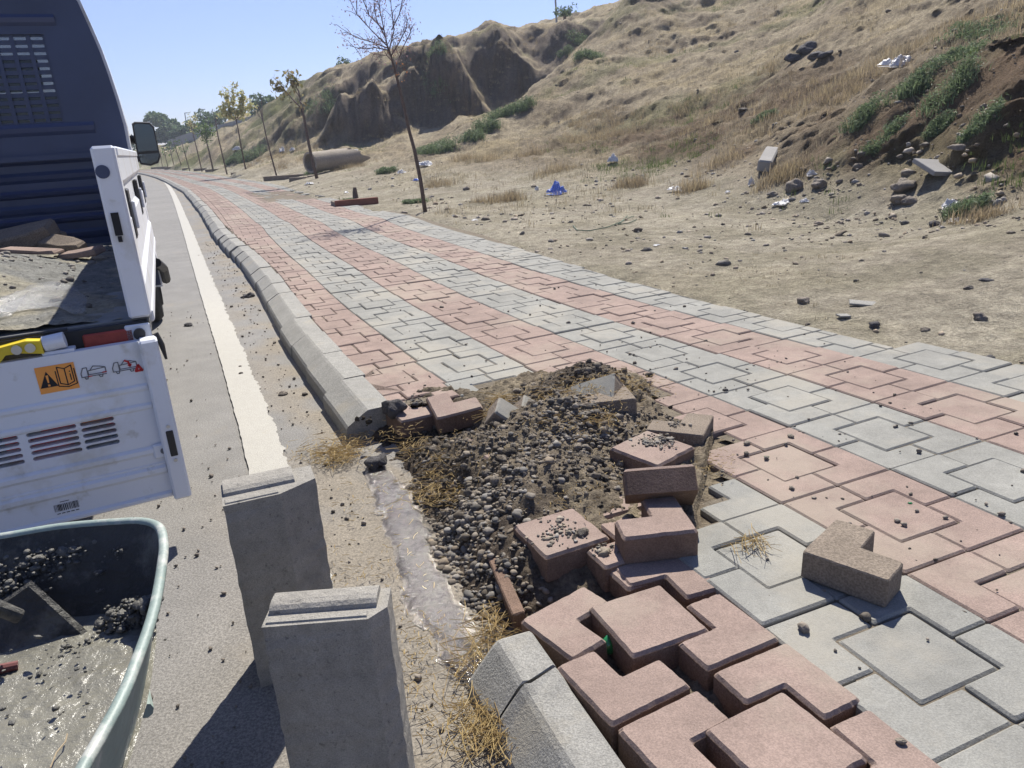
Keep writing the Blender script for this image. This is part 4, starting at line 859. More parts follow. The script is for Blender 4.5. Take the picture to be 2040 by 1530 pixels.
# ------------------------------------------------------------------ dropside truck, tailgate hanging open
TAZ = -23.4; TD = 2.65; _t = R_(-25.85); TP = np.array([TD*math.sin(_t), TD*math.cos(_t)])
TF = np.array([math.sin(R_(TAZ)), math.cos(R_(TAZ))]); TR = np.array([math.cos(R_(TAZ)), -math.sin(R_(TAZ))])
truck = empty('dropside_truck', (TP[0], TP[1], 0), R_(-TAZ), label="white dropside truck parked on the road with its tailgate hanging open", cat="truck")
TGR = -3.4                                 # the slack tailgate hangs a little out of line with the bed
_g = R_(TAZ+TGR); TFg = np.array([math.sin(_g), math.cos(_g)]); TRg = np.array([math.cos(_g), -math.sin(_g)])
def on_gate(px, py, v=0.0):
    d = ray(px, py); k = (np.dot(TP, TFg)+v)/np.dot(d[:2], TFg); p = np.array([0, 0, H])+d*k; return float(np.dot(p[:2]-TP, TRg)), float(p[2])
def on_back(px, py, v=0.0):
    """pixel -> (u, z) on the truck-crosswise plane v metres ahead of the bed's rear edge"""
    d = ray(px, py); k = (np.dot(TP, TF)+v)/np.dot(d[:2], TF); p = np.array([0, 0, H])+d*k; return float(np.dot(p[:2]-TP, TR)), float(p[2])
def on_side(px, py, u=0.0):
    d = ray(px, py); k = (np.dot(TP, TR)+u)/np.dot(d[:2], TR); p = np.array([0, 0, H])+d*k; return float(np.dot(p[:2]-TP, TF)), float(p[2])
ZF, ZT = .755, 1.292; BW = 2.05; LC_ = 2.75
# bed floor, sill and frame
MB().box(-BW+.01, -.01, .03, LC_, ZF-.05, ZF).build('bed_floor', M['floor'], truck)
MB().box(-BW+.01, -.012, .0, .028, ZF-.10, ZF-.004, bev=.004).build('rear_sill', M['black'], truck)
fr = MB(); fr.box(-1.55, -1.42, .05, LC_+1.2, .42, ZF-.052); fr.box(-.63, -.5, .05, LC_+1.2, .42, ZF-.052)
for v in (.25, 1.1, 1.9, 2.6): fr.box(-BW+.05, -.05, v, v+.06, ZF-.10, ZF-.053)
fr.build('chassis', M['black'], truck)
rl_ = [on_back(*p, 0) for p in ((160, 655), (262, 640), (262, 658), (160, 675))]
u0 = rl_[0][0]; u1 = rl_[1][0]; z1 = ZF-.022; z0 = z1-.05
MB().box(u0, u1, -.012, -.0005, z0, z1, bev=.005).build('rear_reflector', M['dullred'], truck)
# right and left side gates with pressed ribs
def gate(u, name, out):
    root = None; mb = MB(); t = .035; L0, L1 = .0, LC_-.03
    zs = [ZF+.01, ZF+.10, ZF+.12, ZF+.20, ZF+.22, ZF+.31, ZF+.33, ZF+.41, ZF+.43, ZT-.05, ZT-.03]
    off = [0, 0, -.014, -.014, 0, 0, -.014, -.014, 0, 0, 0]
    sec = [(u+out*o_, z) for o_, z in zip(off, zs)]+[(u-out*t, ZT-.03), (u-out*t, ZF+.01)]
    if out < 0: sec = sec[::-1]
    mb.rings([[(a, v, z) for a, z in sec] for v in np.linspace(.07, L1, 8)])
    g = mb.build(name, M['white'], truck)
    MB().box(min(u, u-out*.066), max(u, u-out*.066), 0, .09, ZF+.005, ZT, bev=.008).build('gate_post', M['white'], g)
    MB().box(min(u+.004*out, u-out*.05), max(u+.004*out, u-out*.05), .09, L1+.01, ZT-.035, ZT-.002, bev=.006).build('top_rail', M['white'], g)
    MB().box(min(u+.004*out, u-out*.05), max(u+.004*out, u-out*.05), .09, L1+.01, ZF-.03, ZF+.012, bev=.006).build('bottom_rail', M['white'], g)
    return g
gR = gate(0, 'side_gate', 1); gL = gate(-BW, 'side_gate', -1)
for v0, z0_, z1_ in ((.16, ZF+.24, ZF+.40), (1.35, ZF+.24, ZF+.40), (2.35, ZF+.24, ZF+.40)):
    MB().box(-.012, .004, v0, v0+.13, z0_, z1_, bev=.003).build('latch_recess', M['black'], gR)
    MB().box(.004, .016, v0+.04, v0+.09, z0_+.03, z1_-.04, bev=.003).build('latch_handle', M['white'], gR)
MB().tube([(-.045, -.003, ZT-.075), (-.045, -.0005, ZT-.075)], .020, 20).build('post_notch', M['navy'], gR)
MB().box(-.05, -.028, -.003, -.0005, ZF+.27, ZF+.34).box(-.045, -.033, -.003, -.0005, ZF+.25, ZF+.268).build('post_slot', M['ink'], gR)
# hinge block at the rear corner
hg = MB(); hg.box(-.085, -.01, -.012, .0, ZF-.09, ZF-.012, bev=.004); hg.build('hinge_plate', M['white'], truck)
hb = MB(); hb.tube([(-.045, -.03, ZF-.042), (-.045, -.013, ZF-.042)], .018, 14); hb.build('hinge_pin', M['black'], truck)
MB().tube([(.0, -.01, ZF-.05), (.012, -.012, ZF-.09), (.016, -.012, ZF-.14)], [.010, .009, .004], 8).build('rubber_strap', M['black'], truck)
# tailgate
ZTG = ZF-.055; ZB = .155; VT = -.055
def tailgate():
    y0, y1 = VT-.012, VT+.022
    rows_r = [((465, 965), (670, 932)), ((475, 1005), (680, 968)), ((485, 1038), (690, 1002)), ((495, 1072), (700, 1035)), ((505, 1105), (710, 1065)), ((515, 1140), (718, 1100))]
    zc = [(on_gate(a_[0]/3, 510+a_[1]/3, VT)[1]+on_gate(b_[0]/3, 510+b_[1]/3, VT)[1])/2 for a_, b_ in rows_r]
    ur0 = on_gate(490/3, 510+1050/3, VT)[0]; ur1 = on_gate(695/3, 510+1018/3, VT)[0]; um0 = on_gate(172/3, 510+1115/3, VT)[0]; um1 = on_gate(470/3, 510+1060/3, VT)[0]
    grp = [(2*um0-um1-.03, um0-.022), (um0, um1), (ur0, ur1)]; step = (zc[0]-zc[-1])/5; rr_ = min(.0125, step*.33)
    mb = MB(); zt, zb = zc[0]+step/2, zc[-1]-step/2
    mb.box(-BW, -.055, y0, y1, zt, ZTG); mb.box(-BW, -.055, y0, y1, ZB, zb)
    cuts = [-BW]+[(grp[i][1]+grp[i+1][0])/2 for i in range(2)]+[-.055]; ed = [grp[0][0]-.04, cuts[1], cuts[2], grp[2][1]+.04]
    mb.box(-BW, ed[0], y0, y1, zb, zt); mb.box(ed[3], -.055, y0, y1, zb, zt)
    for r_i in range(6):
        z = zt-step*(r_i+.5)
        for g in range(3):
            a, b = grp[g]; xa, xb, za, zb_ = ed[g], ed[g+1], z-step/2, z+step/2; n = 9
            cap = [(b-rr_+rr_*math.cos(t), z+rr_*math.sin(t)) for t in np.linspace(-math.pi/2, math.pi/2, n)]+[(a+rr_+rr_*math.cos(t), z+rr_*math.sin(t)) for t in np.linspace(math.pi/2, 3*math.pi/2, n)]
            q = []
            for side, (cx_, ox) in ((0, (b-rr_, xb)), (1, (a+rr_, xa))):
                for k in range(n):
                    f_ = k/(n-1); lo, hi = (za, zb_) if side == 0 else (zb_, za)
                    if f_ < .25: q.append((cx_+(ox-cx_)*f_*4, lo))
                    elif f_ > .75: q.append((cx_+(ox-cx_)*(1-f_)*4, hi))
                    else: q.append((ox, lo+(hi-lo)*(f_-.25)*2))
            m_ = len(cap); vs_ = [(x, y0, zz) for x, zz in cap]+[(x, y0, zz) for x, zz in q]+[(x, y1, zz) for x, zz in cap]+[(x, y1, zz) for x, zz in q]; fs_ = []
            for k in range(m_):
                l = (k+1) % m_; fs_ += [(k, m_+k, m_+l, l), (2*m_+l, 3*m_+l, 3*m_+k, 2*m_+k), (k, l, 2*m_+l, 2*m_+k)]
            mb.add(vs_, fs_)
    o = mb.build('tailgate', M['white'], truck); o.rotation_euler = (0, 0, R_(-TGR)); return o, (zc[0], zc[-1], [grp[2], grp[1], grp[0]])
tgo, (zs1, zs2, grp) = tailgate()
# pressed ribs on its inner face, seen from behind
for (z, hgt_, dep_) in ((ZTG-.150, .012, .006), (ZTG-.215, .012, .006), (zs1+.06, .010, .004), (zs2-.055, .016, .008), (ZB+.125, .006, .003), (ZB+.105, .018, .010), (ZB+.012, .012, .010)):
    sec = [(VT-.0125, z-hgt_), (VT-.012-dep_, z-hgt_*.4), (VT-.012-dep_, z+hgt_*.4), (VT-.0125, z+hgt_)]
    MB().rings([[(u, y, zz) for y, zz in sec] for u in (-BW+.002, -.057)]).build('pressed_rib', M['white'], tgo)
MB().box(-.055, .0, VT-.045, VT+.03, ZB-.006, ZTG+.004, bev=.007).build('end_post', M['white'], tgo)
lz = on_gate(352, 872, VT)[1]
MB().box(-.036, -.014, VT-.0485, VT-.044, lz-.045, lz+.045, bev=.002).build('latch_slot', M['black'], tgo)
for dz in (-.06, .06): MB().tube([(-.025, VT-.049, lz+dz), (-.025, VT-.044, lz+dz)], .006, 10).build('screw', M['steel'], tgo)
bu, bz = on_gate(325, 893, VT)
MB().box(bu-.032, bu+.03, VT-.024, VT-.0125, bz-.026, bz+.026, bev=.006).build('bracket', M['white'], tgo)
MB().tube([(bu, VT-.0275, bz), (bu, VT-.0235, bz)], .010, 12).build('bracket_hole', M['greyink'], tgo)
# stickers (flat prints on the tailgate)
def flat_on(parent, name, matk, polys, v=VT-.0135):
    mb = MB()
    for P_ in polys:
        area_ = sum(P_[i-1][0]*P_[i][1]-P_[i][0]*P_[i-1][1] for i in range(len(P_))); Q = P_ if area_ > 0 else P_[::-1]
        mb.add([(u, v, z) for u, z in Q], [tuple(range(len(Q)))])
    return mb.build(name, M[matk], parent)
def strokes(lines, wd):
    out = []
    for l in lines:
        for (a, b) in zip(l[:-1], l[1:]):
            d = np.array([b[0]-a[0], b[1]-a[1]]); L = np.linalg.norm(d)
            if L < 1e-6: continue
            d = d/L; n = np.array([-d[1], d[0]])*wd/2; a_, b_ = np.array(a)-d*wd*.3, np.array(b)+d*wd*.3; out.append([tuple(a_-n), tuple(b_-n), tuple(b_+n), tuple(a_+n)])
    return out
sa = on_gate(66, 725, VT); sb = on_gate(146, 713, VT); sw = sb[0]-sa[0]; scz = ZTG-.072; shh = .042; sw = .105; sb = (sa[0]+sw, 0)
stk = flat_on(tgo, 'warning_sticker', 'orange', [[(sa[0], scz-shh), (sb[0], scz-shh), (sb[0], scz+shh), (sa[0], scz+shh)]], VT-.0136)
cx = sa[0]+sw*.26; tr = [(cx-.024, scz-.024), (cx+.024, scz-.024), (cx, scz+.026)]
flat_on(stk, 'warning_triangle', 'ink', [tr], VT-.0142)
flat_on(stk, 'exclamation_mark', 'orange', [[(cx-.002, scz-.010), (cx+.002, scz-.010), (cx+.0035, scz+.014), (cx-.0035, scz+.014)], [(cx-.003, scz-.021), (cx+.003, scz-.021), (cx+.003, scz-.015), (cx-.003, scz-.015)]], VT-.0148)
bx = sa[0]+sw*.73; bw_ = .019
flat_on(stk, 'manual_symbol', 'ink', strokes([[(bx, scz-.026), (bx-bw_, scz-.018), (bx-bw_, scz+.034), (bx, scz+.026), (bx+bw_, scz+.034), (bx+bw_, scz-.018), (bx, scz-.026), (bx, scz+.026)],
    [(bx-bw_-.006, scz+.022), (bx-bw_-.006, scz-.026), (bx, scz-.032), (bx+bw_+.006, scz-.026), (bx+bw_+.006, scz+.022)], [(bx+.012, scz-.012), (bx+.012, scz+.007)], [(bx+.012, scz+.014), (bx+.012, scz+.016)]], .0032), VT-.0142)
# line drawings of a truck beside it
def truck_icon(u, z, s_, name, arrow):
    ln_ = strokes([[(u, z), (u+.5*s_, z), (u+1.9*s_, z+.0*s_)], [(u, z), (u, z+.35*s_), (u+.2*s_, z+.8*s_), (u+.5*s_, z+.8*s_), (u+.5*s_, z)], [(u+.55*s_, z+.15*s_), (u+.55*s_, z+.5*s_), (u+1.9*s_, z+.6*s_), (u+1.9*s_, z+.15*s_), (u+.55*s_, z+.15*s_)],
        [(u+.2*s_, z), (u+.28*s_, z-.2*s_), (u+.42*s_, z-.2*s_), (u+.5*s_, z)], [(u+1.3*s_, z), (u+1.38*s_, z-.2*s_), (u+1.55*s_, z-.2*s_), (u+1.62*s_, z)], [(u+.7*s_, z+.5*s_), (u+1.0*s_, z+.85*s_), (u+1.5*s_, z+.75*s_), (u+1.9*s_, z+.6*s_)]], .0028)
    o = flat_on(tgo, name, 'greyink', ln_, VT-.0138)
    if arrow == 0: [flat_on(o, 'red_lettering', 'redink', [q_], VT-.0143) for q_ in ([(u+.5*s_, z-.04*s_), (u+.8*s_, z-.04*s_), (u+.8*s_, z+.04*s_), (u+.5*s_, z+.04*s_)], [(u+1.6*s_, z+.12*s_), (u+1.95*s_, z+.12*s_), (u+1.95*s_, z+.22*s_), (u+1.6*s_, z+.22*s_)])]
    else: flat_on(o, 'red_arrow_print', 'redink', strokes([[(u+1.05*s_, z+.85*s_), (u+1.3*s_, z+.7*s_), (u+1.38*s_, z+.3*s_)], [(u+1.28*s_, z+.42*s_), (u+1.38*s_, z+.3*s_), (u+1.45*s_, z+.45*s_)]], .006)+strokes([[(u+1.75*s_, z-.25*s_), (u+2.0*s_, z+.25*s_), (u+2.25*s_, z-.25*s_), (u+1.75*s_, z-.25*s_)]], .008), VT-.0143)
i1 = on_gate(153, 712, VT); i2 = on_gate(216, 702, VT)
truck_icon(sb[0]+.012, scz-.012, .036, 'loading_diagram', 0); truck_icon(sb[0]+.10, scz-.012, .036, 'gate_diagram', 1)
flat_on(tgo, 'part_number_print', 'ink', strokes([[(sb[0]+.195, scz+.035-k*.008), (sb[0]+.195, scz+.035-k*.008-.0045)] for k in range(9)], .0035), VT-.0138)
bc = on_gate(109, 1012, VT); bl = []; rl = random.Random(2); x = bc[0]
while x < bc[0]+.07: w_ = rl.choice((.001, .0018, .0026)); bl.append([(x, bc[1]-.010), (x+w_, bc[1]-.010), (x+w_, bc[1]+.014), (x, bc[1]+.014)]); x += w_+rl.choice((.0014, .0026))
bl += strokes([[(bc[0]+.005+k*.013, bc[1]-.018), (bc[0]+.013+k*.013, bc[1]-.018)] for k in range(5)], .0028)+strokes([[(bc[0]+.02, bc[1]+.021), (bc[0]+.045, bc[1]+.021)]], .002)
flat_on(tgo, 'barcode', 'ink', bl, VT-.0138)
# tail lamps behind the slots
for (a_, b_, z_a, z_b, mk) in ((grp[0][0]-.01, grp[0][0]+.07, zs1-.02, zs1+.03, 'amber'), (grp[0][0]+.07, grp[0][1]+.02, zs1-.045, zs1+.03, 'redlens'), (grp[0][0]-.01, grp[0][1]+.02, zs1-.15, zs1-.06, 'rubber'),
                              (grp[1][1]-.10, grp[1][1]+.02, zs1-.03, zs1+.05, 'redlens'), (grp[1][0]-.01, grp[1][1]-.10, zs1-.01, zs1+.05, 'clear'), (grp[1][0]-.01, grp[1][1]-.02, zs1-.075, zs1-.03, 'redlens'), (grp[2][0]+.1, grp[1][0]-.02, zs1-.06, zs1+.05, 'redlens')):
    tl0 = MB().box(a_, b_, VT+.026, VT+.09, z_a-.02, z_b, bev=.004).build('tail_lamp', M[mk], truck); tl0.rotation_euler = (0, 0, R_(-TGR))
MB().box(-BW+.3, -.3, .14, .18, .3, .45).build('rear_bumper_bar', M['black'], truck)
# latch: yellow hook lever and clamp lying on the tailgate edge
yu0, yz0 = on_back(0, 693, -.06); yu1, yz1 = on_back(84, 680, -.06)
ym = MB(); yb = ZF-.035
sec = [(yu0-.1, yb-.03), (yu0-.02, yb-.035), (yu0+.012, yb+.0), (yu0+.05, yb-.0), (yu1, yb-.012), (yu1, yb+.028), (yu0+.07, yb+.034), (yu0-.03, yb+.02), (yu0-.1, yb+.012)]
ym.rings([[(u, y, z) for u, z in sec] for y in (-.082, -.035)]); latch = ym.build('latch_lever', M['yellow'], truck)
for fu in (.40, .72): 
    uu_ = yu0+(yu1-yu0)*fu; MB().tube([(uu_, -.088, yb+.012), (uu_, -.081, yb+.012)], .014, 16).build('rivet', M['steel'], latch)
cu0, _ = on_back(85, 678, -.06); cu1, _ = on_back(128, 672, -.06)
MB().tube([(cu0, -.058, yb+.012), (cu1, -.058, yb+.018)], .024, 18).build('clamp_tube', M['white'], truck)
MB().box(cu0-.01, cu1+.02, -.075, -.03, ZTG-.001, ZTG+.010, bev=.002).build('clamp_plate', M['white'], truck)
MB().tube([(yu0-.05, -.03, yb+.04), (cu1+.01, -.03, yb+.042)], .006, 8).build('lever_rod', M['black'], truck)
# cab: hollow shell seen from behind, dark ribbed rear panel with grille window
prof_px = [(254, 289), (247, 251), (231, 196), (213, 142), (196, 96), (176, 51), (153, 0)]
pr = [on_back(px, py, LC_+.04) for px, py in prof_px]; zr = [p[1] for p in pr]; ur = [p[0] for p in pr]
zz_ = [.45, .9]+zr+[zr[-1]+.10, zr[-1]+.17]; uu_ = [ur[0]+.02, ur[0]+.012]+ur+[ur[-1]-.10, ur[-1]-.30]
UC = -1.02; right = list(zip(uu_, zz_)); left = [(2*UC-u, z) for u, z in right]
outl = right+left[::-1]
def ring_at(v, sc_=1.0, dz=0): return [((u-UC)*sc_+UC, v, z+dz) for u, z in outl]
cab = MB(); cab.rings([ring_at(LC_+.06, .985), ring_at(LC_+.25, .985), ring_at(LC_+1.25, .955), ring_at(LC_+1.9, .92, -.02)], cap=False); cabo = cab.build('cab_shell', M['white'], truck)
md = cabo.modifiers.new('s', 'SOLIDIFY'); md.thickness = .03
GZ0, GZ1 = on_back(120, 245, LC_)[1], on_back(60, 68, LC_)[1]; GU1 = on_back(128, 240, LC_)[0]; GU0 = 2*UC-GU1
# rear panel = strips around the window opening
rp = MB(); V0, V1 = LC_+.0, LC_+.055
def halfu(z): return float(np.interp(z, [q[1] for q in right], [q[0] for q in right]))
zl = sorted(set([.45, .9]+list(np.linspace(1.0, zz_[-1], 30))+[GZ0, GZ1]))
for za, zb in zip(zl[:-1], zl[1:]):
    ha, hb_ = halfu(za), halfu(zb); inwin = za >= GZ0-1e-6 and zb <= GZ1+1e-6
    spans = [((GU1, ha), (GU1, hb_)), ((2*UC-ha, GU0), (2*UC-hb_, GU0))] if inwin else [((2*UC-ha, ha), (2*UC-hb_, hb_))]
    for (a0, a1), (b0, b1) in spans:
        rp.rings([[(a0, V0, za), (a1, V0, za), (a1, V1, za), (a0, V1, za)], [(b0, V0, zb), (b1, V0, zb), (b1, V1, zb), (b0, V1, zb)]])
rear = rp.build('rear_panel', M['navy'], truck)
for py_, hh_, dd_ in ((40, .02, .02), (122, .02, .02), (213, .02, .022), (253, .022, .02), (312, .016, .03), (345, .02, .015), (377, .016, .03), (408, .02, .015), (430, .016, .03), (462, .02, .015)):
    zc_ = on_back(200, py_, LC_)[1]
    if zc_ < .8: continue
    hw = halfu(zc_)-.16; hw = hw if not (GZ0-.02 < zc_ < GZ1+.02) else hw
    sp = [(2*UC-hw, hw)] if not (GZ0-.02 < zc_ < GZ1+.02) else [(GU1+.10, hw)]
    for a_, b_ in sp:
        if abs(b_-a_) < .5: continue
        sec = [(V0-.0005, zc_-hh_*1.5), (V0-dd_*.7, zc_-hh_*.6), (V0-dd_, zc_+hh_*.6), (V0-.0005, zc_+hh_*1.6)]
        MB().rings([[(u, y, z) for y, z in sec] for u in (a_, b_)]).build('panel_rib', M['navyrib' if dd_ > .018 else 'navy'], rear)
zt_ = on_back(189, 303, LC_-.02)[1]
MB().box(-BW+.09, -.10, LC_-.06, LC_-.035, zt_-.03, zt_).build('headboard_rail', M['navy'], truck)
gl = MB(); du_ = .084; dz_ = (GZ1-GZ0)/12; u = GU0; bars = MB()
while u < GU1+.001: bars.box(u-.011, u+.011, V0+.012, V0+.02, GZ0, GZ1); u += (GU1-GU0)/round((GU1-GU0)/du_)
for k in range(13): z = GZ0+dz_*k; bars.box(GU0, GU1, V0+.0201, V0+.026, z-.012, z+.012)
u = GU0; k = 0
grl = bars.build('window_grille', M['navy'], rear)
MB().box(GU0, GU1, V0+.034, V0+.040, GZ0, GZ1).build('rear_window', M['glass'], rear)
# inside the cab: seats and dashboard block most of the view out of the windscreen
for a_, b_ in ((-.32-.55, -.32), (-.95-.42, -.95), (-1.85, -1.40)):
    st_ = MB(); st_.box(a_, b_, LC_+.22, LC_+.36, .8, GZ1-.30, bev=.03); so_ = st_.build('seat', M['seat'], truck)
    MB().box(a_+.12, b_-.12, LC_+.24, LC_+.33, GZ1-.285, GZ1-.08, bev=.03).build('headrest', M['seat'], so_)
MB().box(UC-.8, UC+.8, LC_+1.2, LC_+1.6, .7, GZ0+.12, bev=.05).build('dashboard', M['seat'], truck)
# door mirror
mv = LC_+.75; mu = .0
c_px = [(262, 246), (268, 242), (298, 243), (307, 252), (314, 285), (320, 312), (316, 325), (300, 331), (280, 328), (274, 315)]
mp = [on_back(px, py, mv) for px, py in c_px]; mc = np.mean(mp, 0)
mir = MB(); sh_ = lambda k, v: [((u-mc[0])*k+mc[0], v, (z-mc[1])*k+mc[1]) for u, z in mp][::-1]
mir.rings([sh_(.97, mv), sh_(1.0, mv+.02), sh_(.95, mv+.09), sh_(.7, mv+.14)]); mo = mir.build('door_mirror', M['black'], truck, smooth=False)
g1 = [p for p in mp]; 
def lerp_poly(zcut, above):
    P_ = [np.array([z, u]) for u, z in mp]; P_ = clip(P_, zcut, above); return [(p[1], p[0]) for p in P_]
zc_ = on_back(300, 305, mv)[1]
for nm, pl in (('mirror_glass', lerp_poly(zc_+.01, True)), ('lower_mirror_glass', lerp_poly(zc_-.01, False))):
    cc_ = np.mean(pl, 0); q = [((u-mc[0])*.86+mc[0], (z-mc[1])*.9+mc[1]) for u, z in pl]; a_ = sum(q[i-1][0]*q[i][1]-q[i][0]*q[i-1][1] for i in range(len(q))); q = q if a_ > 0 else q[::-1]
    MB().add([(u, mv-.004-(.02 if False else 0), z) for u, z in q], [tuple(range(len(q)))]).build(nm, M['mirror'], mo)
MB().tube([(ur[0]-.02, mv+.06, mc[1]+.05), (mc[0]-.05, mv+.07, mc[1]+.03)], .03, 8).build('mirror_arm', M['black'], mo)
MB().tube([(ur[0]-.02, mv+.06, mc[1]-.1), (mc[0]-.05, mv+.07, mc[1]-.08)], .025, 8).build('mirror_arm', M['black'], mo)
# wheels
def wheel(u, v, rad, wd):
    root = MB(); pr_ = [(0, rad*.62), (.02, rad*.66), (.015, rad*.9), (.05, rad), (wd-.05, rad), (wd-.015, rad*.9), (wd-.02, rad*.66), (wd, rad*.62)]
    n = 40; rings = [[(u-a, v+rr_*math.cos(t), rad+rr_*math.sin(t)) for t in (2*math.pi*k/n for k in range(n))] for a, rr_ in pr_]
    root.rings(rings, cap=False); t_ = root.build('tyre', M['rubber'], truck, smooth=True)
    rm = MB(); rm.rings([[(u-a, v+rr_*math.cos(t), rad+rr_*math.sin(t)) for t in (2*math.pi*k/n for k in range(n))] for a, rr_ in ((.03, rad*.63), (.05, rad*.55), (.02, rad*.3), (.0, rad*.12))]); rm.build('rim', M['steel'], t_, smooth=True)
for u, v in ((-.06, .95), (-.06, LC_+1.15), (-BW+.30, .95), (-BW+.3, LC_+1.15)): wheel(u, v, .33, .22)
MB().box(-.25, -.02, .55, 1.35, .70, .712, bev=.003).build('mudguard', M['black'], truck)
MB().tube([(-.015, LC_-.2, .62), (.012, LC_+.05, .55), (.012, LC_+.2, .45)], .03, 8).build('fuel_pipe', M['black'], truck)

# load: sand heap, rubble, plastic bag -- positions measured in the truck's own axes
def tw(u, v, z): p = TP+TR*u+TF*v; return (p[0], p[1], z)
us = np.linspace(-BW+.05, -.09, 150); vs = np.linspace(.05, LC_-.02, 190); UU, VV = np.meshgrid(us, vs)
def sand_z(u, v):
    h = .16*np.exp(-(((u+1.15)/.52)**2+((v-1.35)/.75)**2))+.10*np.exp(-(((u+1.4)/.5)**2+((v-.6)/.5)**2))+.075*np.exp(-(((u+.75)/.35)**2+((v-.95)/.5)**2))+.02*sstep(-.05, -.6, u)
    return ZF+.004+h*(1+.0*u)+.012*fbm(u*7, v*7, oct=4, seed=401)+.006*fbm(u*30, v*30, oct=3, seed=402)-.004+.012*sstep(-.3, -.7, u)
SZ = sand_z(UU, VV); W3 = np.stack([TP[0]+TR[0]*UU+TF[0]*VV, TP[1]+TR[1]*UU+TF[1]*VV, SZ], -1)
cS = mixc(np.ones(UU.shape+(3,))*np.array([.20, .20, .185]), (.33, .30, .22), sstep(.0, .4, fbm(UU*3, VV*3, oct=3, seed=405)+.35*sstep(.9, .2, VV))*.8)
cS = cS*(1+.25*fbm(UU*40, VV*40, oct=2, seed=406))[..., None]
sn = npmesh("sand_heap", W3.reshape(-1, 3), gridfaces(*UU.shape), M['sand'], col=cS.reshape(-1, 3), smooth=True)
tag(sn, "grey sand and gravel heap lying in the truck bed", "sand", kind='stuff')
q = np.column_stack([r.uniform(-BW+.1, -.12, 900), r.uniform(.04, 2.2, 900)]); k = r.uniform(0, 1, 900) < .4+.6*(q[:, 0] < -.5); q = q[k]; szs = np.clip(r.lognormal(math.log(.006), .5, len(q)), .003, .02)
pz = sand_z(q[:, 0], q[:, 1]); W2 = TP[None]+TR[None]*q[:, :1]+TF[None]*q[:, 1:2]
sg = scatter_stones("bed_gravel", np.column_stack([W2, np.maximum(pz, ZF)+szs*.2]), szs, stone_cols(r, len(q), .3), M['gravel'], seed=12); tag(sg, "small stones strewn on the sand in the truck bed", "gravel", kind='stuff')
def chunk(u, v, sx, sy, sz_, rot, label, matk, dz=0):
    rl = np.random.default_rng(int(abs(u*100)+v*10)); mb = MB(); P8 = [np.array(p, float) for p in ((-1, -1), (.2, -1.1), (1, -.8), (1.1, .6), (.3, 1), (-.9, .9))]
    P8 = [p+rl.normal(0, .08, 2) for p in P8]; rings = []
    for z, k in ((-.5, .93), (-.4, 1), (.35, .98), (.5, .9)): rings.append([(p[0]*sx*k, p[1]*sy*k, z*sz_+.0*p[0]+rl.normal(0, .004)) for p in P8])
    mb.rings(rings); o = mb.build("concrete_chunk", M[matk]); o.location = tw(u, v, float(sand_z(np.array([u]), np.array([v]))[0])+sz_*.35+dz); o.rotation_euler = (R_(rot[0]), R_(rot[1]), R_(rot[2])); tag(o, label, "rubble piece", "broken concrete pieces in the truck bed")
def uv_at(px, py, z):   # pixel -> truck (u, v) at height z
    p = at(px, py, z)[:2]-TP; return float(np.dot(p, TR)), float(np.dot(p, TF))
for px, py, v_, a_ in ((42, 452, 2.25, (.15, .10, .085, (14, -10, 20), "largest broken concrete block at the back of the truck bed", 'under')), (100, 447, 2.35, (.06, .06, .045, (5, 10, 50), "small concrete lump right of the largest block in the truck bed", 'under')),
                      (125, 478, 2.1, (.13, .05, .05, (18, 8, -20), "flat dark concrete slab leaning behind the pink one in the truck bed", 'under')), (158, 492, 1.75, (.11, .05, .022, (8, -5, -14), "pinkish broken paver slab, rightmost in the truck bed", 'red')),
                      (55, 490, 1.8, (.14, .05, .016, (4, 8, 10), "thin pinkish slab in front of the largest block in the truck bed", 'red'))):
    u_, z_ = on_back(px, py, v_); zs_ = float(sand_z(np.array([u_]), np.array([v_]))[0]); chunk(u_, v_, *a_[:4], a_[4], a_[5], max(0, z_-zs_-a_[2]*.35)*.5)
# crumpled clear plastic bag on the sand
bp = [(0, 560), (60, 555), (110, 556), (145, 562), (175, 590), (172, 612), (150, 620), (110, 603), (60, 610), (0, 616)]
def uv_sand(x, y):
    z = .80
    for _ in range(6): q_ = uv_at(x, y, z); z = float(sand_z(np.array([q_[0]]), np.array([q_[1]]))[0])+.02
    return q_
ub = [uv_sand(x, y) for x, y in bp]; ub = [(-1.9, ub[0][1])]+ub+[(-1.9, ub[-1][1])]
us_ = np.linspace(0, 1, 60); top_ = np.array(ub[:6]); bot_ = np.array(ub[:5:-1])
def plen(P_): d = np.concatenate([[0], np.cumsum(np.linalg.norm(np.diff(P_, axis=0), axis=1))]); return d/d[-1]
ta = np.stack([np.interp(us_, plen(top_), top_[:, k]) for k in (0, 1)], 1); tb = np.stack([np.interp(us_, plen(bot_), bot_[:, k]) for k in (0, 1)], 1)
rows = []
for sgn in (1, -1):
    for k in np.linspace(0, 1, 26):
        p = ta*(1-k)+tb*k; bulge = math.sin(math.pi*k)**.6*.035*(1-.6*us_**6); zb_ = sand_z(p[:, 0], p[:, 1]); z = zb_+.008+(bulge*(1 if sgn > 0 else .1))+.012*fbm(p[:, 0]*9, p[:, 1]*16, oct=4, seed=410+sgn)*(sgn > 0)
        rows.append(np.column_stack([TP[0]+TR[0]*p[:, 0]+TF[0]*p[:, 1], TP[1]+TR[1]*p[:, 0]+TF[1]*p[:, 1], z]))
A_ = np.array(rows[:26]); B_ = np.array(rows[26:])
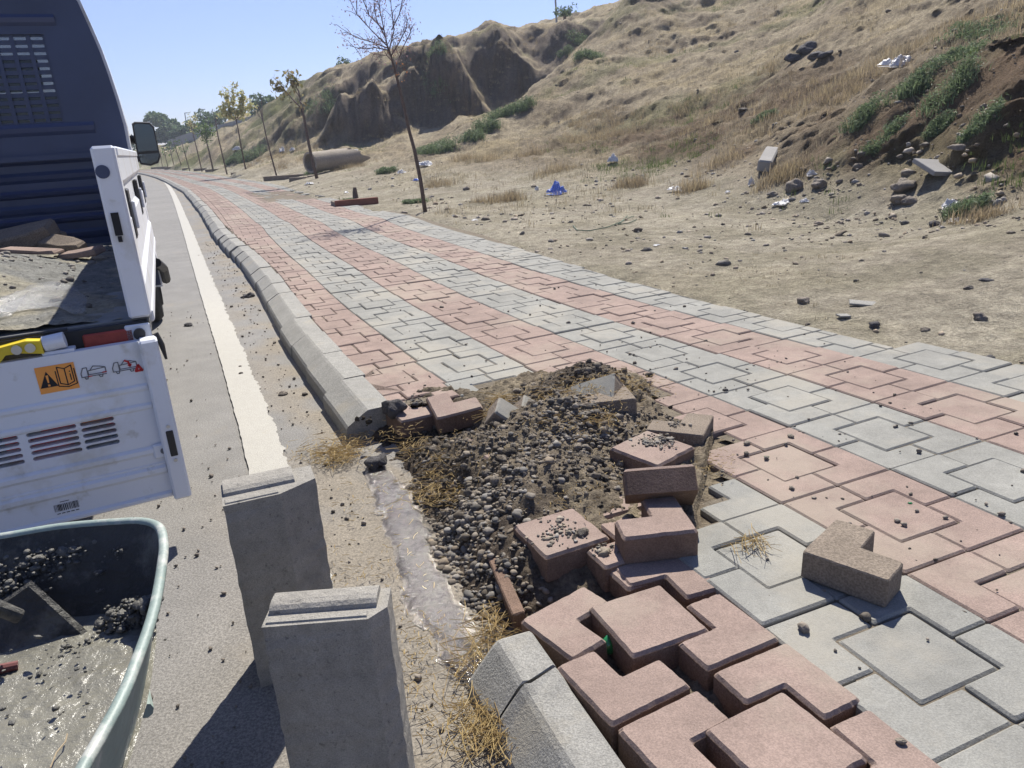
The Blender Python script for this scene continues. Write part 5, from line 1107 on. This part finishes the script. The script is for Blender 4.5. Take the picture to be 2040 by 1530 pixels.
bg_ = npmesh("plastic_bag", np.concatenate([A_.reshape(-1, 3), B_.reshape(-1, 3)]), np.concatenate([gridfaces(26, 60), gridfaces(26, 60)[:, ::-1]+26*60]), M['bagclear'], smooth=True); tag(bg_, "clear crumpled plastic bag lying on the sand in the truck bed", "plastic bag")

# ------------------------------------------------------------------ wheelbarrow with wet mortar
RZ = .50
rim_px = [(-420, 1150), (-300, 1105), (-100, 1082), (0, 1070), (120, 1050), (240, 1040), (290, 1040), (318, 1052), (326, 1085), (322, 1130), (312, 1190), (298, 1245), (275, 1310), (245, 1385), (205, 1460), (160, 1540), (110, 1640), (30, 1760), (-100, 1880), (-300, 1950), (-520, 1900), (-620, 1600), (-520, 1300)]
Rm = np.array([at(*p, RZ)[:2] for p in rim_px]); cl_ = catmull(list(Rm)+[Rm[0]], 5)[:-1]; cen = cl_.mean(0)
wb = empty('wheelbarrow', (cen[0], cen[1], 0), label="green steel wheelbarrow filled with wet grey mortar", cat="wheelbarrow")
Lc = cl_-cen
def toward(k): return [(p[0]*k, p[1]*k) for p in Lc]
bo = np.array([-.02, -.10]); tray = MB(); lv = [(1.0, RZ), (.97, RZ-.03), (.90, RZ-.12), (.80, RZ-.22), (.74, RZ-.26)]
tray.rings([[(x+bo[0]*(1-k)*3, y+bo[1]*(1-k)*3, z) for x, y in toward(k)] for k, z in lv][::-1], cap=False, mi=0)
inn = [(x, z) for x, z in lv]
b0 = len(tray.v); tray.rings([[(x*(.985)+bo[0]*(1-k)*3, y*(.985)+bo[1]*(1-k)*3, z+.004) for x, y in toward(k)] for k, z in lv], cap=False, mi=1)
tray.f.append(tuple(b0+(len(lv)-1)*len(Lc)+i for i in range(len(Lc)))); tray.m.append(1)
tr = tray.build('tray', [M['green'], M['greenin']], wb, smooth=True)
rimm = MB(); n = len(Lc); sec = [(math.cos(t), math.sin(t)) for t in np.linspace(0, 2*math.pi, 10)[:-1]]; rr_ = .0085; vs_ = []; fs_ = []
for i in range(n):
    p = Lc[i]; d = Lc[(i+1) % n]-Lc[i-1]; d = d/np.linalg.norm(d); nn_ = np.array([d[1], -d[0]])
    for c_, s__ in sec: vs_.append((p[0]+nn_[0]*c_*rr_*1.15, p[1]+nn_[1]*c_*rr_*1.15, RZ+s__*rr_))
for i in range(n):
    for k in range(9): a_ = i*9+k; b_ = i*9+(k+1) % 9; fs_.append((a_, b_, ((i+1) % n)*9+(k+1) % 9, ((i+1) % n)*9+k))
rimm.add(vs_, fs_); rimm.build('rim', M['green'], wb, smooth=True)
# legs, handles, wheel
lt = at(318, 1262, 0)[:2]-cen
MB().tube([(Lc[46][0]*.7, Lc[46][1]*.55, RZ-.25), (lt[0]-.04, lt[1]-.06, .06), (lt[0]-.03, lt[1]-.03, .012)], .014, 8).build('leg', M['green'], wb)
for sx in (-.05, -.35): MB().tube([(sx, -.5, .2), (sx, -.1, RZ-.27), (sx*1.3, .2, RZ-.25)], .016, 8).build('frame_tube', M['green'], wb)
wn = MB(); nW = 24; wn.rings([[(a, -.55+rr2*math.cos(t), .18+rr2*math.sin(t)) for t in (2*math.pi*k/nW for k in range(nW))] for a, rr2 in ((-.04, .12), (-.035, .165), (0, .18), (.035, .165), (.04, .12))]); wn.build('wheel', M['rubber'], wb, smooth=True)
# mortar: sloping surface, caked lumps against the far wall
ML = [(0, 1308), (60, 1300), (120, 1285), (172, 1268), (205, 1250), (262, 1238), (285, 1262)]
gu = np.linspace(-1, 1, 150); GXm, GYm = np.meshgrid(gu, gu); pts_ = []
kk = .86; MZ = RZ-.16
nr = 46; rows = []; 
for i in range(nr):
    f_ = i/(nr-1); ring_ = np.array(toward(.885*f_)); rows.append(np.column_stack([ring_[:, 0]+bo[0]*.3, ring_[:, 1]+bo[1]*.35, np.full(len(ring_), MZ)]))
A_ = np.array(rows); x, y = A_[..., 0], A_[..., 1]
yb_ = np.interp(0, [0, 1], [0, 1]); far_ = sstep(.02, .36, y+.25*(x-.1)*0); A_[..., 2] += .0035*fbm(x*22, y*22, oct=4, seed=501)+.005*np.maximum(0, fbm(x*45, y*45, oct=2, seed=502)-.45)*3
# close the ring
A_ = np.concatenate([A_, A_[:, :1]], 1)
mo_ = npmesh("wet_mortar", (A_+np.array([0, 0, 0])).reshape(-1, 3), gridfaces(*A_.shape[:2])[:, ::-1], M['mortar'], smooth=True); mo_.location = (cen[0], cen[1], 0); tag(mo_, "wet grey-brown mortar filling the wheelbarrow", "mortar", kind='stuff')
lp = []; 
for (px, py, z, rad, n_) in ((100, 1100, RZ-.05, .05, 260), (160, 1085, RZ-.04, .03, 130), (40, 1140, RZ-.07, .06, 220), (20, 1175, RZ-.1, .05, 160), (250, 1225, MZ+.02, .032, 240), (275, 1200, MZ+.04, .022, 160), (230, 1240, MZ, .03, 160), (195, 1140, RZ-.08, .006, 30), (200, 1175, RZ-.12, .006, 24), (240, 1095, RZ-.05, .03, 40), (150, 1290, MZ, .03, 40), (100, 1400, MZ+.002, .14, 60), (60, 1340, MZ+.002, .10, 30)):
    c = at(px, py, z); p = c+r.normal(0, rad*.6, (n_, 3))*np.array([1, .7, .35]); lp.append(p)
lp = np.concatenate(lp); sz = np.clip(r.lognormal(math.log(.0026), .45, len(lp)), .0012, .007); cm = scatter_stones("mortar_lumps", lp, sz, np.tile(np.array([.10, .097, .085]), (len(lp), 1))*r.uniform(.6, 1.5, (len(lp), 1)), M['gravel'], jag=.2, seed=21)
M['lumpv'] = mat('mortar_lumps', (.1, .1, .1), .55, .4, vcol=True, bump=[(90, .006)]); cm.data.materials[0] = M['lumpv']
lp2 = []
for (px, py, z, rad, n_) in ((90, 1105, RZ-.055, .06, 420), (30, 1130, RZ-.07, .06, 380), (150, 1088, RZ-.045, .03, 120), (10, 1180, RZ-.1, .06, 300), (262, 1228, MZ+.02, .03, 240), (240, 1242, MZ+.005, .035, 200), (285, 1205, MZ+.05, .02, 80), (100, 1130, RZ-.08, .05, 200)):
    c = at(px, py, z); lp2.append(c+r.normal(0, rad*.6, (n_, 3))*np.array([1, .6, .35]))
lp2 = np.concatenate(lp2); sz2 = np.clip(r.lognormal(math.log(.0042), .5, len(lp2)), .0015, .013); ck = scatter_stones("caked_mortar", lp2, sz2, np.tile(np.array([.115, .11, .095]), (len(lp2), 1))*r.uniform(.7, 1.2, (len(lp2), 1)), M['lumpv'], base=I2, jag=.05, flat=.7, seed=22, smooth=True); tag(ck, "thick crust of mortar clinging to the far wall of the wheelbarrow", "mortar", kind='stuff')
tag(cm, "crumbs of mortar speckled over the wheelbarrow wall and wet mix", "mortar", kind='stuff')
# shovel blade and handle in the mortar
sh = empty('shovel', tuple(at(60, 1250, MZ)), label="mortar covered shovel with its blade standing in the wheelbarrow", cat="shovel")
o3 = at(60, 1250, MZ); tri = [at(57, 1168, RZ-.06)-o3, at(172, 1272, MZ-.01)-o3, at(20, 1312, MZ-.01)-o3, at(-60, 1250, RZ-.12)-o3]; nrm = np.array([.0, .012, .006])
mb = MB(); mb.rings([[tuple(p) for p in tri], [tuple(p+nrm) for p in tri]]); mb.build('blade', M['greenin'], sh)
mb = MB(); mb.tube([at(-60, 1190, RZ+.0)-o3, at(-10, 1208, RZ-.03)-o3, at(38, 1228, RZ-.07)-o3], .014, 10); mb.build('socket', M['greenin'], sh)
mb = MB(); mb.tube([at(-80, 1350, MZ+.02), at(36, 1325, MZ+.006)], [.011, .009], 10); M['redwood'] = mat('red_brown_stick', (.14, .05, .045), .5, .3); st_ = mb.build("red_stick", M['redwood']); tag(st_, "dull red stick end lying on the mortar at the left edge", "stick")
mb = MB(); mb.tube([at(100, 1530, MZ+.01), at(112, 1500, MZ+.012), at(130, 1478, MZ+.012), at(134, 1462, MZ+.014)], .0013, 6); tw_ = mb.build("dry_stalk", M['wood']); tag(tw_, "pale dry stalk lying on the mortar near the wheelbarrow's front", "stalk")

# ------------------------------------------------------------------ street trees
def leafcloud(mb, c, n, rad, size, cols, rl, flat=1.0):
    for _ in range(n):
        p = c+Vector((rl.gauss(0, rad), rl.gauss(0, rad), rl.gauss(0, rad*flat))); a = Vector((rl.gauss(0, 1), rl.gauss(0, 1), rl.gauss(0, 1))).normalized(); b = a.cross(Vector((rl.gauss(0, 1), rl.gauss(0, 1), rl.gauss(0, 1)))).normalized()
        s_ = size*rl.uniform(.6, 1.3); cc_ = rl.choice(cols); k = rl.uniform(.75, 1.25)
        mb.add([p-a*s_, p+b*s_*.45, p+a*s_, p-b*s_*.45], [(0, 1, 2, 3)], col=[q*k for q in cc_])
def pxpt(px, py, d, off=0): return Vector(atd(px, py, d+off))
def tree(trunk, d, r0, r1, branches, leaves, label, leafcols=None, lsize=.04, group="young street trees behind the pavement", seed=1, twigs=0, twl=.5, clumps=()):
    rl = random.Random(seed); base = Vector(hit(trunk[0][0], trunk[0][1])[0]) if d is None else pxpt(*trunk[0], d)
    g = Vector((0, 0, gz_at(base.x, base.y)-base.z)) if abs(gz_at(base.x, base.y)-base.z) < 1.2 else Vector((0, 0, 0))
    root = empty("street_tree", tuple(base), label=label, cat="tree", group=group)
    tb_ = MB(); P_ = [pxpt(x, y, d)-base for x, y in trunk]; P_[0] = P_[0]+Vector((0, 0, min(0, g.z)-.05))
    n = len(P_); rad = [r0+(r1-r0)*i/(n-1) for i in range(n)]; tb_.tube(P_, rad, 8); tb_.build('trunk', M['bark'], root, smooth=True)
    cb = MB(); cb.c = []; tips = []; bark = (.19, .14, .135)
    for br in branches:
        Q = [pxpt(x, y, d, (i/len(br))*rl.uniform(-.5, .5)*d*.03)-base for i, (x, y) in enumerate(br)]; m_ = len(Q); rb = [max(.004, r1*.75*(1-i/m_)) for i in range(m_)]
        b0 = len(cb.v); cb.tube(Q, rb, 5); cb.c += [bark]*(len(cb.v)-b0)
        for i in range(1, m_):
            for _ in range(twigs):
                t = rl.random(); p = Q[i-1].lerp(Q[i], t); dr_ = (Q[i]-Q[i-1]).normalized()+Vector((rl.gauss(0, .6), rl.gauss(0, .6), rl.gauss(.25, .5))); e = p+dr_.normalized()*twl*rl.uniform(.4, 1.1)
                b0 = len(cb.v); cb.tube([p, p.lerp(e, .5)+Vector((0, 0, .02)), e], [.0048, .0036, .0022], 4, cap=False); cb.c += [bark]*(len(cb.v)-b0); tips += [e, p.lerp(e, .5), p.lerp(e, .75)]
        tips += Q[1:]
    if leaves:
        for t in tips: leafcloud(cb, t, leaves, .05 if twigs else .12, lsize, leafcols, rl)
    for (x, y, n_, rd, cols, sz_) in clumps: leafcloud(cb, pxpt(x, y, d)-base, n_, rd, sz_, cols, rl)
    if cb.v: cb.build('crown', M['leaf'], root)
    return root
PUR = [(.26, .17, .18), (.32, .21, .20), (.20, .14, .15)]; ORG = [(.30, .12, .05), (.36, .17, .07), (.22, .10, .05)]
BRN = [(.20, .18, .09), (.26, .21, .11), (.16, .16, .08)]; YEL = [(.48, .46, .22), (.40, .42, .20), (.52, .46, .26)]; GRN = [(.11, .17, .06), (.14, .20, .07), (.09, .14, .05)]
dT1 = 12.6
tree([(846, 407), (838, 360), (826, 300), (815, 260), (803, 205), (792, 160), (780, 115), (772, 92)], dT1, .034, .015,
     [[(772, 92), (765, 60), (757, 20), (748, -20), (742, -60)], [(773, 96), (745, 85), (710, 75), (678, 55)], [(772, 92), (740, 60), (712, 30), (695, -5)], [(765, 60), (735, 30), (720, -10), (705, -40)], [(775, 100), (785, 60), (780, 20), (775, -30)], [(780, 60), (795, 30), (803, -5)],
      [(779, 112), (795, 85), (808, 60), (812, 40)], [(788, 140), (800, 100), (815, 70), (822, 52)], [(775, 100), (748, 95), (720, 97), (700, 92)], [(768, 75), (750, 40), (745, 10)], [(785, 125), (770, 110), (745, 108)]],
     3, "slender purple-twigged tree nearest the camera, its trunk rising from bare ground", PUR, .018, seed=3, twigs=4, twl=.24, clumps=[(800, 98, 22, .12, ORG, .022), (792, 122, 26, .13, ORG, .022), (800, 137, 12, .10, ORG, .02)])
tree([(632, 356), (622, 320), (612, 270), (606, 235), (600, 215)], 25.5, .055, .032, [[(600, 215), (585, 200), (568, 180), (555, 165), (543, 153)], [(600, 215), (598, 195), (585, 175), (580, 160)], [(598, 195), (594, 180), (585, 165), (572, 152)], [(606, 232), (600, 205), (590, 190)]],
     0, "forked tree with withered brown leaves on its two upper arms", BRN, .07, seed=4, clumps=[(580, 158, 70, .12, BRN, .08), (588, 165, 50, .12, BRN, .08), (556, 172, 60, .12, BRN, .08), (560, 182, 30, .1, BRN, .08), (602, 212, 30, .12, BRN, .07), (575, 190, 14, .12, BRN, .07)])
tree([(551, 347), (540, 310), (530, 270), (523, 235)], 33, .034, .022, [[(523, 235), (517, 215), (511, 200), (508, 190)], [(523, 235), (521, 205), (519, 186)], [(524, 240), (514, 228), (506, 218)], [(523, 240), (519, 222), (516, 212)]], 0, "bare sapling with three straight upright twigs, second left of the concrete pipe", seed=5, twigs=2, twl=.3)
tree([(488, 328), (480, 290), (474, 255), (470, 238)], 39, .038, .022, [[(470, 238), (466, 210), (464, 182)], [(470, 238), (455, 215), (450, 195)], [(471, 240), (480, 215), (484, 195)], [(471, 240), (488, 225), (494, 215)], [(470, 240), (452, 232), (447, 222)]], 6, "young tree with a sparse pale yellow crown", YEL, .085, seed=6, twigs=7, twl=.5)
tree([(450, 334), (441, 300), (434, 270), (430, 245)], 45, .042, .026, [[(430, 245), (427, 232), (423, 221)], [(430, 245), (432, 230), (430, 222)], [(431, 250), (438, 240), (440, 230)]], 0, "bare sapling between the yellow tree and the small green tree", seed=7, twigs=2, twl=.35)
tree([(422, 323), (416, 300), (411, 280)], 52, .055, .035, [[(411, 280), (400, 265), (396, 255)], [(411, 280), (410, 262), (409, 248)], [(411, 280), (418, 265), (422, 255)]], 0, "small tree with a dense dark green crown", GRN, .12, seed=8, clumps=[(409, 262, 200, .26, GRN, .09), (402, 260, 80, .2, GRN, .09), (417, 260, 80, .2, GRN, .09), (412, 276, 60, .18, GRN, .08)])
tree([(401, 334), (394, 305), (388, 280), (384, 265)], 56, .04, .028, [[(384, 265), (380, 250), (377, 238)], [(385, 268), (388, 250), (390, 240)]], 3, "thin sapling with faint pale leaves left of the dense green tree", YEL, .08, seed=9, twigs=6, twl=.6)
for i, (b_, t_, d_, lab) in enumerate((((377, 334), (362, 283), 62, "leafless sapling first to the left of the pale-leaved one"), ((363, 334), (345, 280), 68, "thin leaning sapling, taller than its neighbours far down the row"), ((348, 334), (336, 285), 74, "tiny leafy sapling far down the row"),
                                      ((335, 334), (325, 290), 80, "tiny bare sapling next to last before the mirror"), ((324, 335), (318, 292), 86, "farthest sapling, just right of the truck mirror"))):
    mx_, my_ = (b_[0]+t_[0])/2, (b_[1]+t_[1])/2
    tree([b_, (mx_-.5, my_), t_], d_, .036, .022, [[(mx_, my_), (mx_+3, my_-10), (t_[0]+6, t_[1]+2)], [(mx_, my_), (mx_-6, my_-8), (t_[0]-4, t_[1]+4)]], 1 if i != 2 else 4, lab, GRN, .10, seed=20+i, twigs=2, twl=.5)
# stump inside the brick frame
pb = at(712, 408, .12); pf = empty("planter_frame", tuple(pb), R_(20), label="low red brick frame round the tree stump in the pavement", cat="planter")
for (x0, x1, y0, y1, h_) in ((-.42, .42, 0, .09, .11), (-.42, -.34, .092, .62, .08), (-.33, .42, .62, .70, .07)): MB().box(x0, x1, y0, y1, -.03, h_, bev=.006).build('edging_brick', M['clay' if y0 == 0 else 'under'], pf)
mb = MB(); c = at(706, 396, .12); mb.tube([tuple(c+np.array([0, .15, -.02])), tuple(c+np.array([0, .15, .12])), tuple(c+np.array([.01, .15, .23]))], [.07, .055, .035], 9); sp_ = mb.build("tree_stump", M['bark']); tag(sp_, "short dark stump standing in the brick frame", "stump")
# edging blocks along the far pavement edge
for i, (px, py, w_, lab) in enumerate(((640, 357, .9, "grey edging block nearest the forked tree"), (568, 357, 1.6, "long grey edging block at the broken pavement"), (595, 362, .6, "short edging block in front of the forked tree"), (482, 349, 1.0, "dark edging block below the yellow tree"), (512, 347, .8, "edging block right of the one below the yellow tree"),
                                      (432, 341, 1.4, "edging block at the foot of the bare sapling"), (410, 339, 1.6, "edging block under the dense green tree"), (385, 338, 1.6, "edging block under the pale-leaved sapling"), (365, 337, 1.6, "edging block farther down the row, fourth from the mirror"), (347, 337, 1.6, "small edging block third from the mirror"), (332, 336, 1.6, "small edging block second from the mirror"), (318, 335.5, 1.6, "last tiny edging block beside the mirror"))):
    p = at(px, py, .12); o = MB().box(-w_/2, w_/2, -.1, .1, -.05, .15, bev=.01).build("edging_block", M['under']); o.location = tuple(p); o.rotation_euler = (0, 0, R_(10 if i > 2 else 3)); tag(o, lab, "edging block", "edging blocks along the far side of the pavement")
# street lamps, wall, far trees
for i, (bx_, by_, tx_, ty_, ax_, d_, lab) in enumerate(((503, 230, 497, 190, 510, 90, "street lamp rising beside the bare sapling, right one of the row"), (449, 243, 445, 207, 454, 105, "street lamp partly behind the yellow tree"), (403, 250, 398, 218, 409, 120, "street lamp between the yellow tree and the round bush"), (374, 262, 368, 225, 379, 135, "farthest street lamp, nearest the round bush"), (672, 150, 667, 132, 676, 85, "short far lamp peeping over the hilltop"), (1109, 25, 1106, -12, 1118, 70, "bare pole standing on the hilltop at the top edge"))):
    b_ = np.array(atd(bx_, by_+10, d_)); t_ = np.array(atd(tx_, ty_, d_)); e_ = np.array(atd(ax_, ty_-.3, d_)); root = empty("street_lamp", tuple(b_), label=lab, cat="street lamp", group="street lamps along the hilltop road")
    MB().tube([(0, 0, -2), tuple((t_-b_))], [.11, .07], 8).build('pole', M['pole'], root)
    if i != 5: MB().tube([tuple(t_-b_), tuple(e_-b_)], .06, 6).build('arm', M['pole'], root)
wl_ = MB(); WP = [((334, 279), (334, 287), 122), ((373, 266), (373, 278), 110), ((431, 250), (431, 268), 97), ((474, 239), (474, 258), 90), ((524, 224), (524, 244), 82), ((560, 214), (560, 236), 78)]
ra_, rb_ = [], []
rings = []
for tp_, bt_, d_ in WP: a_ = atd(*tp_, d_); b_ = atd(*bt_, d_); b_ = b_-np.array([0, 0, 1.0]); a2 = a_+(np.array([a_[0], a_[1], 0])/d_)*.3; rings.append([tuple(b_), (a_[0], a_[1], a_[2]), (a2[0], a2[1], a_[2]), (a2[0], a2[1], b_[2])])
wl_.rings(rings); wo = wl_.build("retaining_wall", M['wall']); tag(wo, "long pale concrete wall running along the grassy slope", "wall")
def bush(px, py, d, rx, rz, n, label, seed, cols=GRN, ls=.35):
    rl = random.Random(seed); b_ = Vector(atd(px, py, d)); root = empty("far_tree", tuple(b_), label=label, cat="tree", group="bushy trees behind the wall")
    mb = MB(); lobes = [(rl.uniform(-.6, .6)*rx, rl.uniform(-.5, .5)*rx, rl.uniform(.0, .85)*rz, rl.uniform(.3, .5)*rx) for _ in range(11)]
    for _ in range(n):
        l = rl.choice(lobes); v = Vector((rl.gauss(0, 1), rl.gauss(0, 1), rl.gauss(0, 1))).normalized()*l[3]*rl.uniform(.6, 1.05); leafcloud(mb, Vector((l[0]+v.x, l[1]+v.y, max(.1, l[2]+v.z*.8))), 1, .05, ls, cols, rl)
    mb.build('crown', M['leaf'], root); MB().tube([(0, 0, -1.0), (0, 0, rz*.6)], [.15, .08], 7).build('trunk', M['bark'], root)
D_G = [(.10, .15, .085), (.13, .18, .095), (.15, .20, .11), (.08, .125, .07)]
bush(336, 283, 125, 2.7, 4.4, 3400, "big round dark green tree beside the truck mirror", 1, D_G, .26); bush(362, 280, 118, 1.6, 2.3, 1200, "lower green tree at the right foot of the big round one", 2, D_G, .24); bush(392, 272, 115, 1.6, 1.9, 900, "small tree behind the dense green sapling", 3, D_G, .22)
bush(424, 262, 105, 1.9, 2.5, 1300, "green tree rising behind the wall near the bare sapling", 4, D_G, .22); bush(528, 228, 84, 1.4, 1.8, 900, "dark shrub at the right end of the wall", 5, D_G, .2); bush(258, 300, 110, 1.0, 2.2, 500, "sliver of green tree between truck cab and mirror", 6, D_G, .22)
bush(1125, 32, 56, .9, .6, 300, "little grassy shrub on the hilltop by the pole", 7, D_G, .12); bush(690, 135, 62, .7, .7, 300, "small shrub on the hill crest left of the near tree crown", 8, D_G, .12)

# ------------------------------------------------------------------ things on the slope
c, dP = hit(625, 334, 20); pd = Vector((.62, .78, .03)).normalized(); c = Vector(atd(617, 324, 29.5)); pr_ = .37
pp = MB(); nP = 36; a1 = pd.cross(Vector((0, 0, 1))).normalized(); a2 = pd.cross(a1); rings = []
L_ = 2.2
for (rad, l0) in ((pr_, 0), (pr_*1.03, .0), (pr_*1.03, .08), (pr_*.98, .1), (pr_*.98, 1)):
    rg = []
    for k in range(nP):
        t = 2*math.pi*k/nP; ll = l0*L_*(1+.16*math.sin(t*2+1)+.07*math.sin(t*7)) if l0 == 1 else l0; rg.append(tuple(pd*ll+(a1*math.cos(t)+a2*math.sin(t))*rad))
    rings.append(rg)
inner = [[tuple(pd*(L_*(1+.16*math.sin(2*math.pi*k/nP*2+1)+.07*math.sin(2*math.pi*k/nP*7)) if l == 1 else 0)+(a1*math.cos(2*math.pi*k/nP)+a2*math.sin(2*math.pi*k/nP))*pr_*.82) for k in range(nP)] for l in (1, 0)]
pp.rings(rings+inner+[rings[0]], cap=False); po = pp.build("concrete_pipe", M['pipe']); po.location = c; po.rotation_euler = (0, 0, 0); tag(po, "broken concrete drain pipe lying at the slope foot behind the forked tree", "pipe")
for i, a_ in enumerate(((1582, 122, .34, "left dark boulder of the cluster high on the slope", .7), (1605, 108, .40, "tallest dark boulder of the cluster high on the slope", .8), (1620, 118, .26, "middle dark boulder of the cluster high on the slope", .6), (1640, 112, .34, "right, flattest dark boulder of the cluster high on the slope", .45))):
    rock("boulder", a_[0], a_[1], 0, a_[2]*.55, a_[3], 'boulder', 'darkrock', a_[4], "dark boulders on the slope", seed=40+i, on='hill', jag=.3, yaw=i)
for i, a_ in enumerate(((1910, 297, .14, "pale flat stone alone on the dirt right of the slab", 'rock', .4), (1480, 220, .14, "pale stone half sunk above the small weed", 'rock', .4), (1583, 378, .16, "angular grey rock at the slope foot beside a plastic scrap", 'rock', .8), (1632, 372, .13, "brown rock right of the angular grey one", 'rock', .8), (1790, 402, .13, "left stone of the pale pair at the slope foot", 'rock', .6),
                       (1812, 404, .11, "right stone of the pale pair at the slope foot", 'rock', .6), (1800, 375, .2, "wide brown stone above the pale pair", 'rock', .5), (1862, 450, .07, "dark blocky stone on the flat below the rubble", 'darkrock', .7), (1600, 604, .055, "brown stone near the pavement edge left of the slate", 'rock', .7), (1951, 636, .05, "round pale stone near the right edge of the photo", 'rock', .8),
                       (1842, 660, .035, "small pale stone left of the round one", 'rock', .6), (1965, 560, .055, "dark flat stone near the right edge", 'darkrock', .4), (1928, 576, .04, "pale stone left of the dark flat one", 'rock', .6), (1490, 468, .05, "small brown stone on the flat ground", 'rock', .5), (1740, 652, .04, "dark pointed stone in the row near the pavement", 'darkrock', .8), (1970, 715, .035, "dark stone at the pavement edge on the right", 'darkrock', .5), (930, 378, .12, "brown stone left of the white bag on the flat", 'rock', .6), (1540, 790//2-5, .1, "brown stone beside the dry weed", 'rock', .6))):
    rock("stone", a_[0], a_[1], .12, a_[2]*.68, a_[3], 'stone', a_[4], a_[5], "single stones on the ground and slope", seed=60+i, on='hill', jag=.2, yaw=i*1.3)
def slab(name, px, py, dims, rot, label, matk, lift=.05):
    p, _ = hit(px, py); x, y, z = dims; o = MB().box(-x/2, x/2, -y/2, y/2, -z/2, z/2, bev=min(dims)*.12).build(name, M[matk]); o.location = (p[0], p[1], p[2]+lift); o.rotation_euler = tuple(R_(q) for q in rot); tag(o, label, "slab" if name != "concrete_beam" else "beam")
slab("concrete_beam", 1530, 325, (.20, .95, .17), (10, 8, -24), "dirty concrete beam lying aslant at the slope foot", 'wall', .06)
slab("concrete_slab", 1866, 345, (.42, .34, .05), (24, 6, 20), "thin concrete slab stuck in the dirt bank on the right", 'wall', .06)
slab("slate_piece", 1718, 609, (.15, .07, .012), (8, 5, -20), "broken grey slate piece on the flat near the pavement", 'kerb', .015)
slab("wood_scrap", 1680, 632, (.07, .05, .01), (4, 5, 10), "small white scrap left of the slate piece", 'kerb', .01)
def bag(px, py, w_, h_, label, matk='bagwhite', seed=1, yaw=0):
    p, d = hit(px, py); n = 34; h_ *= .6; w_ *= .85; g = np.linspace(-1, 1, n); A, B = np.meshgrid(g, g); rad = np.sqrt(A*A+B*B); th = np.arctan2(B, A); k = 1+.22*np.sin(th*3+seed)+.12*np.sin(th*5+seed*2)
    m_ = np.clip(1-np.maximum(np.abs(A), np.abs(B))**3, 0, 1); z = h_*(.15+.85*m_)*(.5+1.1*np.abs(fbm(A*1.8+seed*3, B*1.8, oct=4, seed=600+seed))+.35*fbm(A*5, B*5+seed, oct=3, seed=630+seed)); x = A*w_/2*k; y = B*w_*.36*k
    V1 = np.stack([x, y, np.maximum(z, .004)], -1).reshape(-1, 3); V2 = np.stack([x*.96, y*.96, np.full_like(x, -.01)], -1).reshape(-1, 3)
    o = npmesh("plastic_bag" if w_ > .12 else "paper_scrap", np.concatenate([V1, V2]), np.concatenate([gridfaces(n, n), gridfaces(n, n)[:, ::-1]+n*n]), M[matk]); o.location = (p[0], p[1], p[2]+.01); o.rotation_euler = (R_(8 if d > 9 else 0), 0, yaw)
    tag(o, label, "plastic bag" if w_ > .12 else "litter", "plastic bags and scraps littering the ground"); return o
for i, a_ in enumerate(((1792, 132, .48, .20, "large crumpled white plastic bag high on the slope at the right"), (1110, 388, .38, .34, "crumpled blue plastic bag on the flat ground", 'bagblue'), (1069, 380, .11, .12, "small white scrap left of the blue bag"), (846, 332, .5, .22, "white plastic bag behind the near tree's trunk"),
                       (708, 306, .42, .3, "white plastic bag lying above the rubble right of the pipe"), (1558, 408, .30, .08, "flat white plastic sheet at the slope foot below the beam"), (1603, 404, .14, .08, "white scrap right of the flat plastic sheet"), (1497, 370, .1, .16, "white scrap under the beam's lower end"), (1615, 350, .14, .12, "whitish scrap beside the tall dry weed"),
                       (1307, 491, .085, .02, "white paper scrap alone on the flat ground"), (1350, 382, .32, .12, "greyish plastic sheet caught in the dry grass"), (1222, 325, .22, .3, "grey plastic bag hanging on the slope above the dry bush"), (1895, 415, .22, .14, "white plastic caught in the green weed at the right"), (1900, 443, .14, .05, "white scrap below the plastic in the weed"), (563, 303, .5, .4, "white bag on the far slope between sapling and pipe"),
                       (584, 300, .35, .3, "small white scrap just right of the far white bag"), (472, 298, .6, .35, "white bag on the slope behind the yellow tree's trunk"), (800, 345, .3, .12, "dirty white scrap on the rubble beside the near tree"), (690, 385, .16, .06, "white scrap by the planter frame"), (830, 361, .2, .1, "pale blue scrap left of the near tree's trunk", 'bagblue'), (617, 368, .3, .1, "white scrap at the pavement's far edge"),
                       (1450, 385, .1, .05, "tiny white scrap on the flat left of the beam"), (945, 440, .12, .03, "grey paper scrap near the pavement edge"), (905, 432, .08, .03, "tiny white scrap left of the grey one"))):
    bag(*a_[:5], a_[5] if len(a_) > 5 else 'bagwhite', seed=i+1, yaw=i*.8)
mb = MB(); c0 = hit(1200, 455)[0]
for pl in ([(1142, 452), (1150, 461), (1175, 462), (1210, 455), (1235, 445)], [(1232, 448), (1248, 438), (1262, 433)], [(1232, 450), (1255, 446), (1268, 440)], [(1236, 446), (1250, 432)]): mb.tube([tuple(hit(*p)[0]+np.array([0, 0, .015])) for p in pl], .006, 5)
M['greenstring'] = mat('green_stem', (.10, .15, .10), .7, .3); tag(mb.build("green_branch", M['greenstring']), "limp green branch lying on the bare ground", "branch")

# ------------------------------------------------------------------ thin summer haze over the distance
hz = MB().box(-305, 305, -305, 305, -8, 60).build("haze", [])
hm = bpy.data.materials.new('haze_air'); hm.use_nodes = True; hn = hm.node_tree.nodes; hn.remove(hn['Principled BSDF']); hv = hn.new('ShaderNodeVolumePrincipled'); hv.inputs['Color'].default_value = (.80, .88, 1.0, 1); hv.inputs['Density'].default_value = .0011; hv.inputs['Anisotropy'].default_value = 0
hm.node_tree.links.new(hv.outputs[0], hn['Material Output'].inputs['Volume']); hz.data.materials.clear(); hz.data.materials.append(hm); tag(hz, "thin pale haze in the air", "haze", kind='stuff')
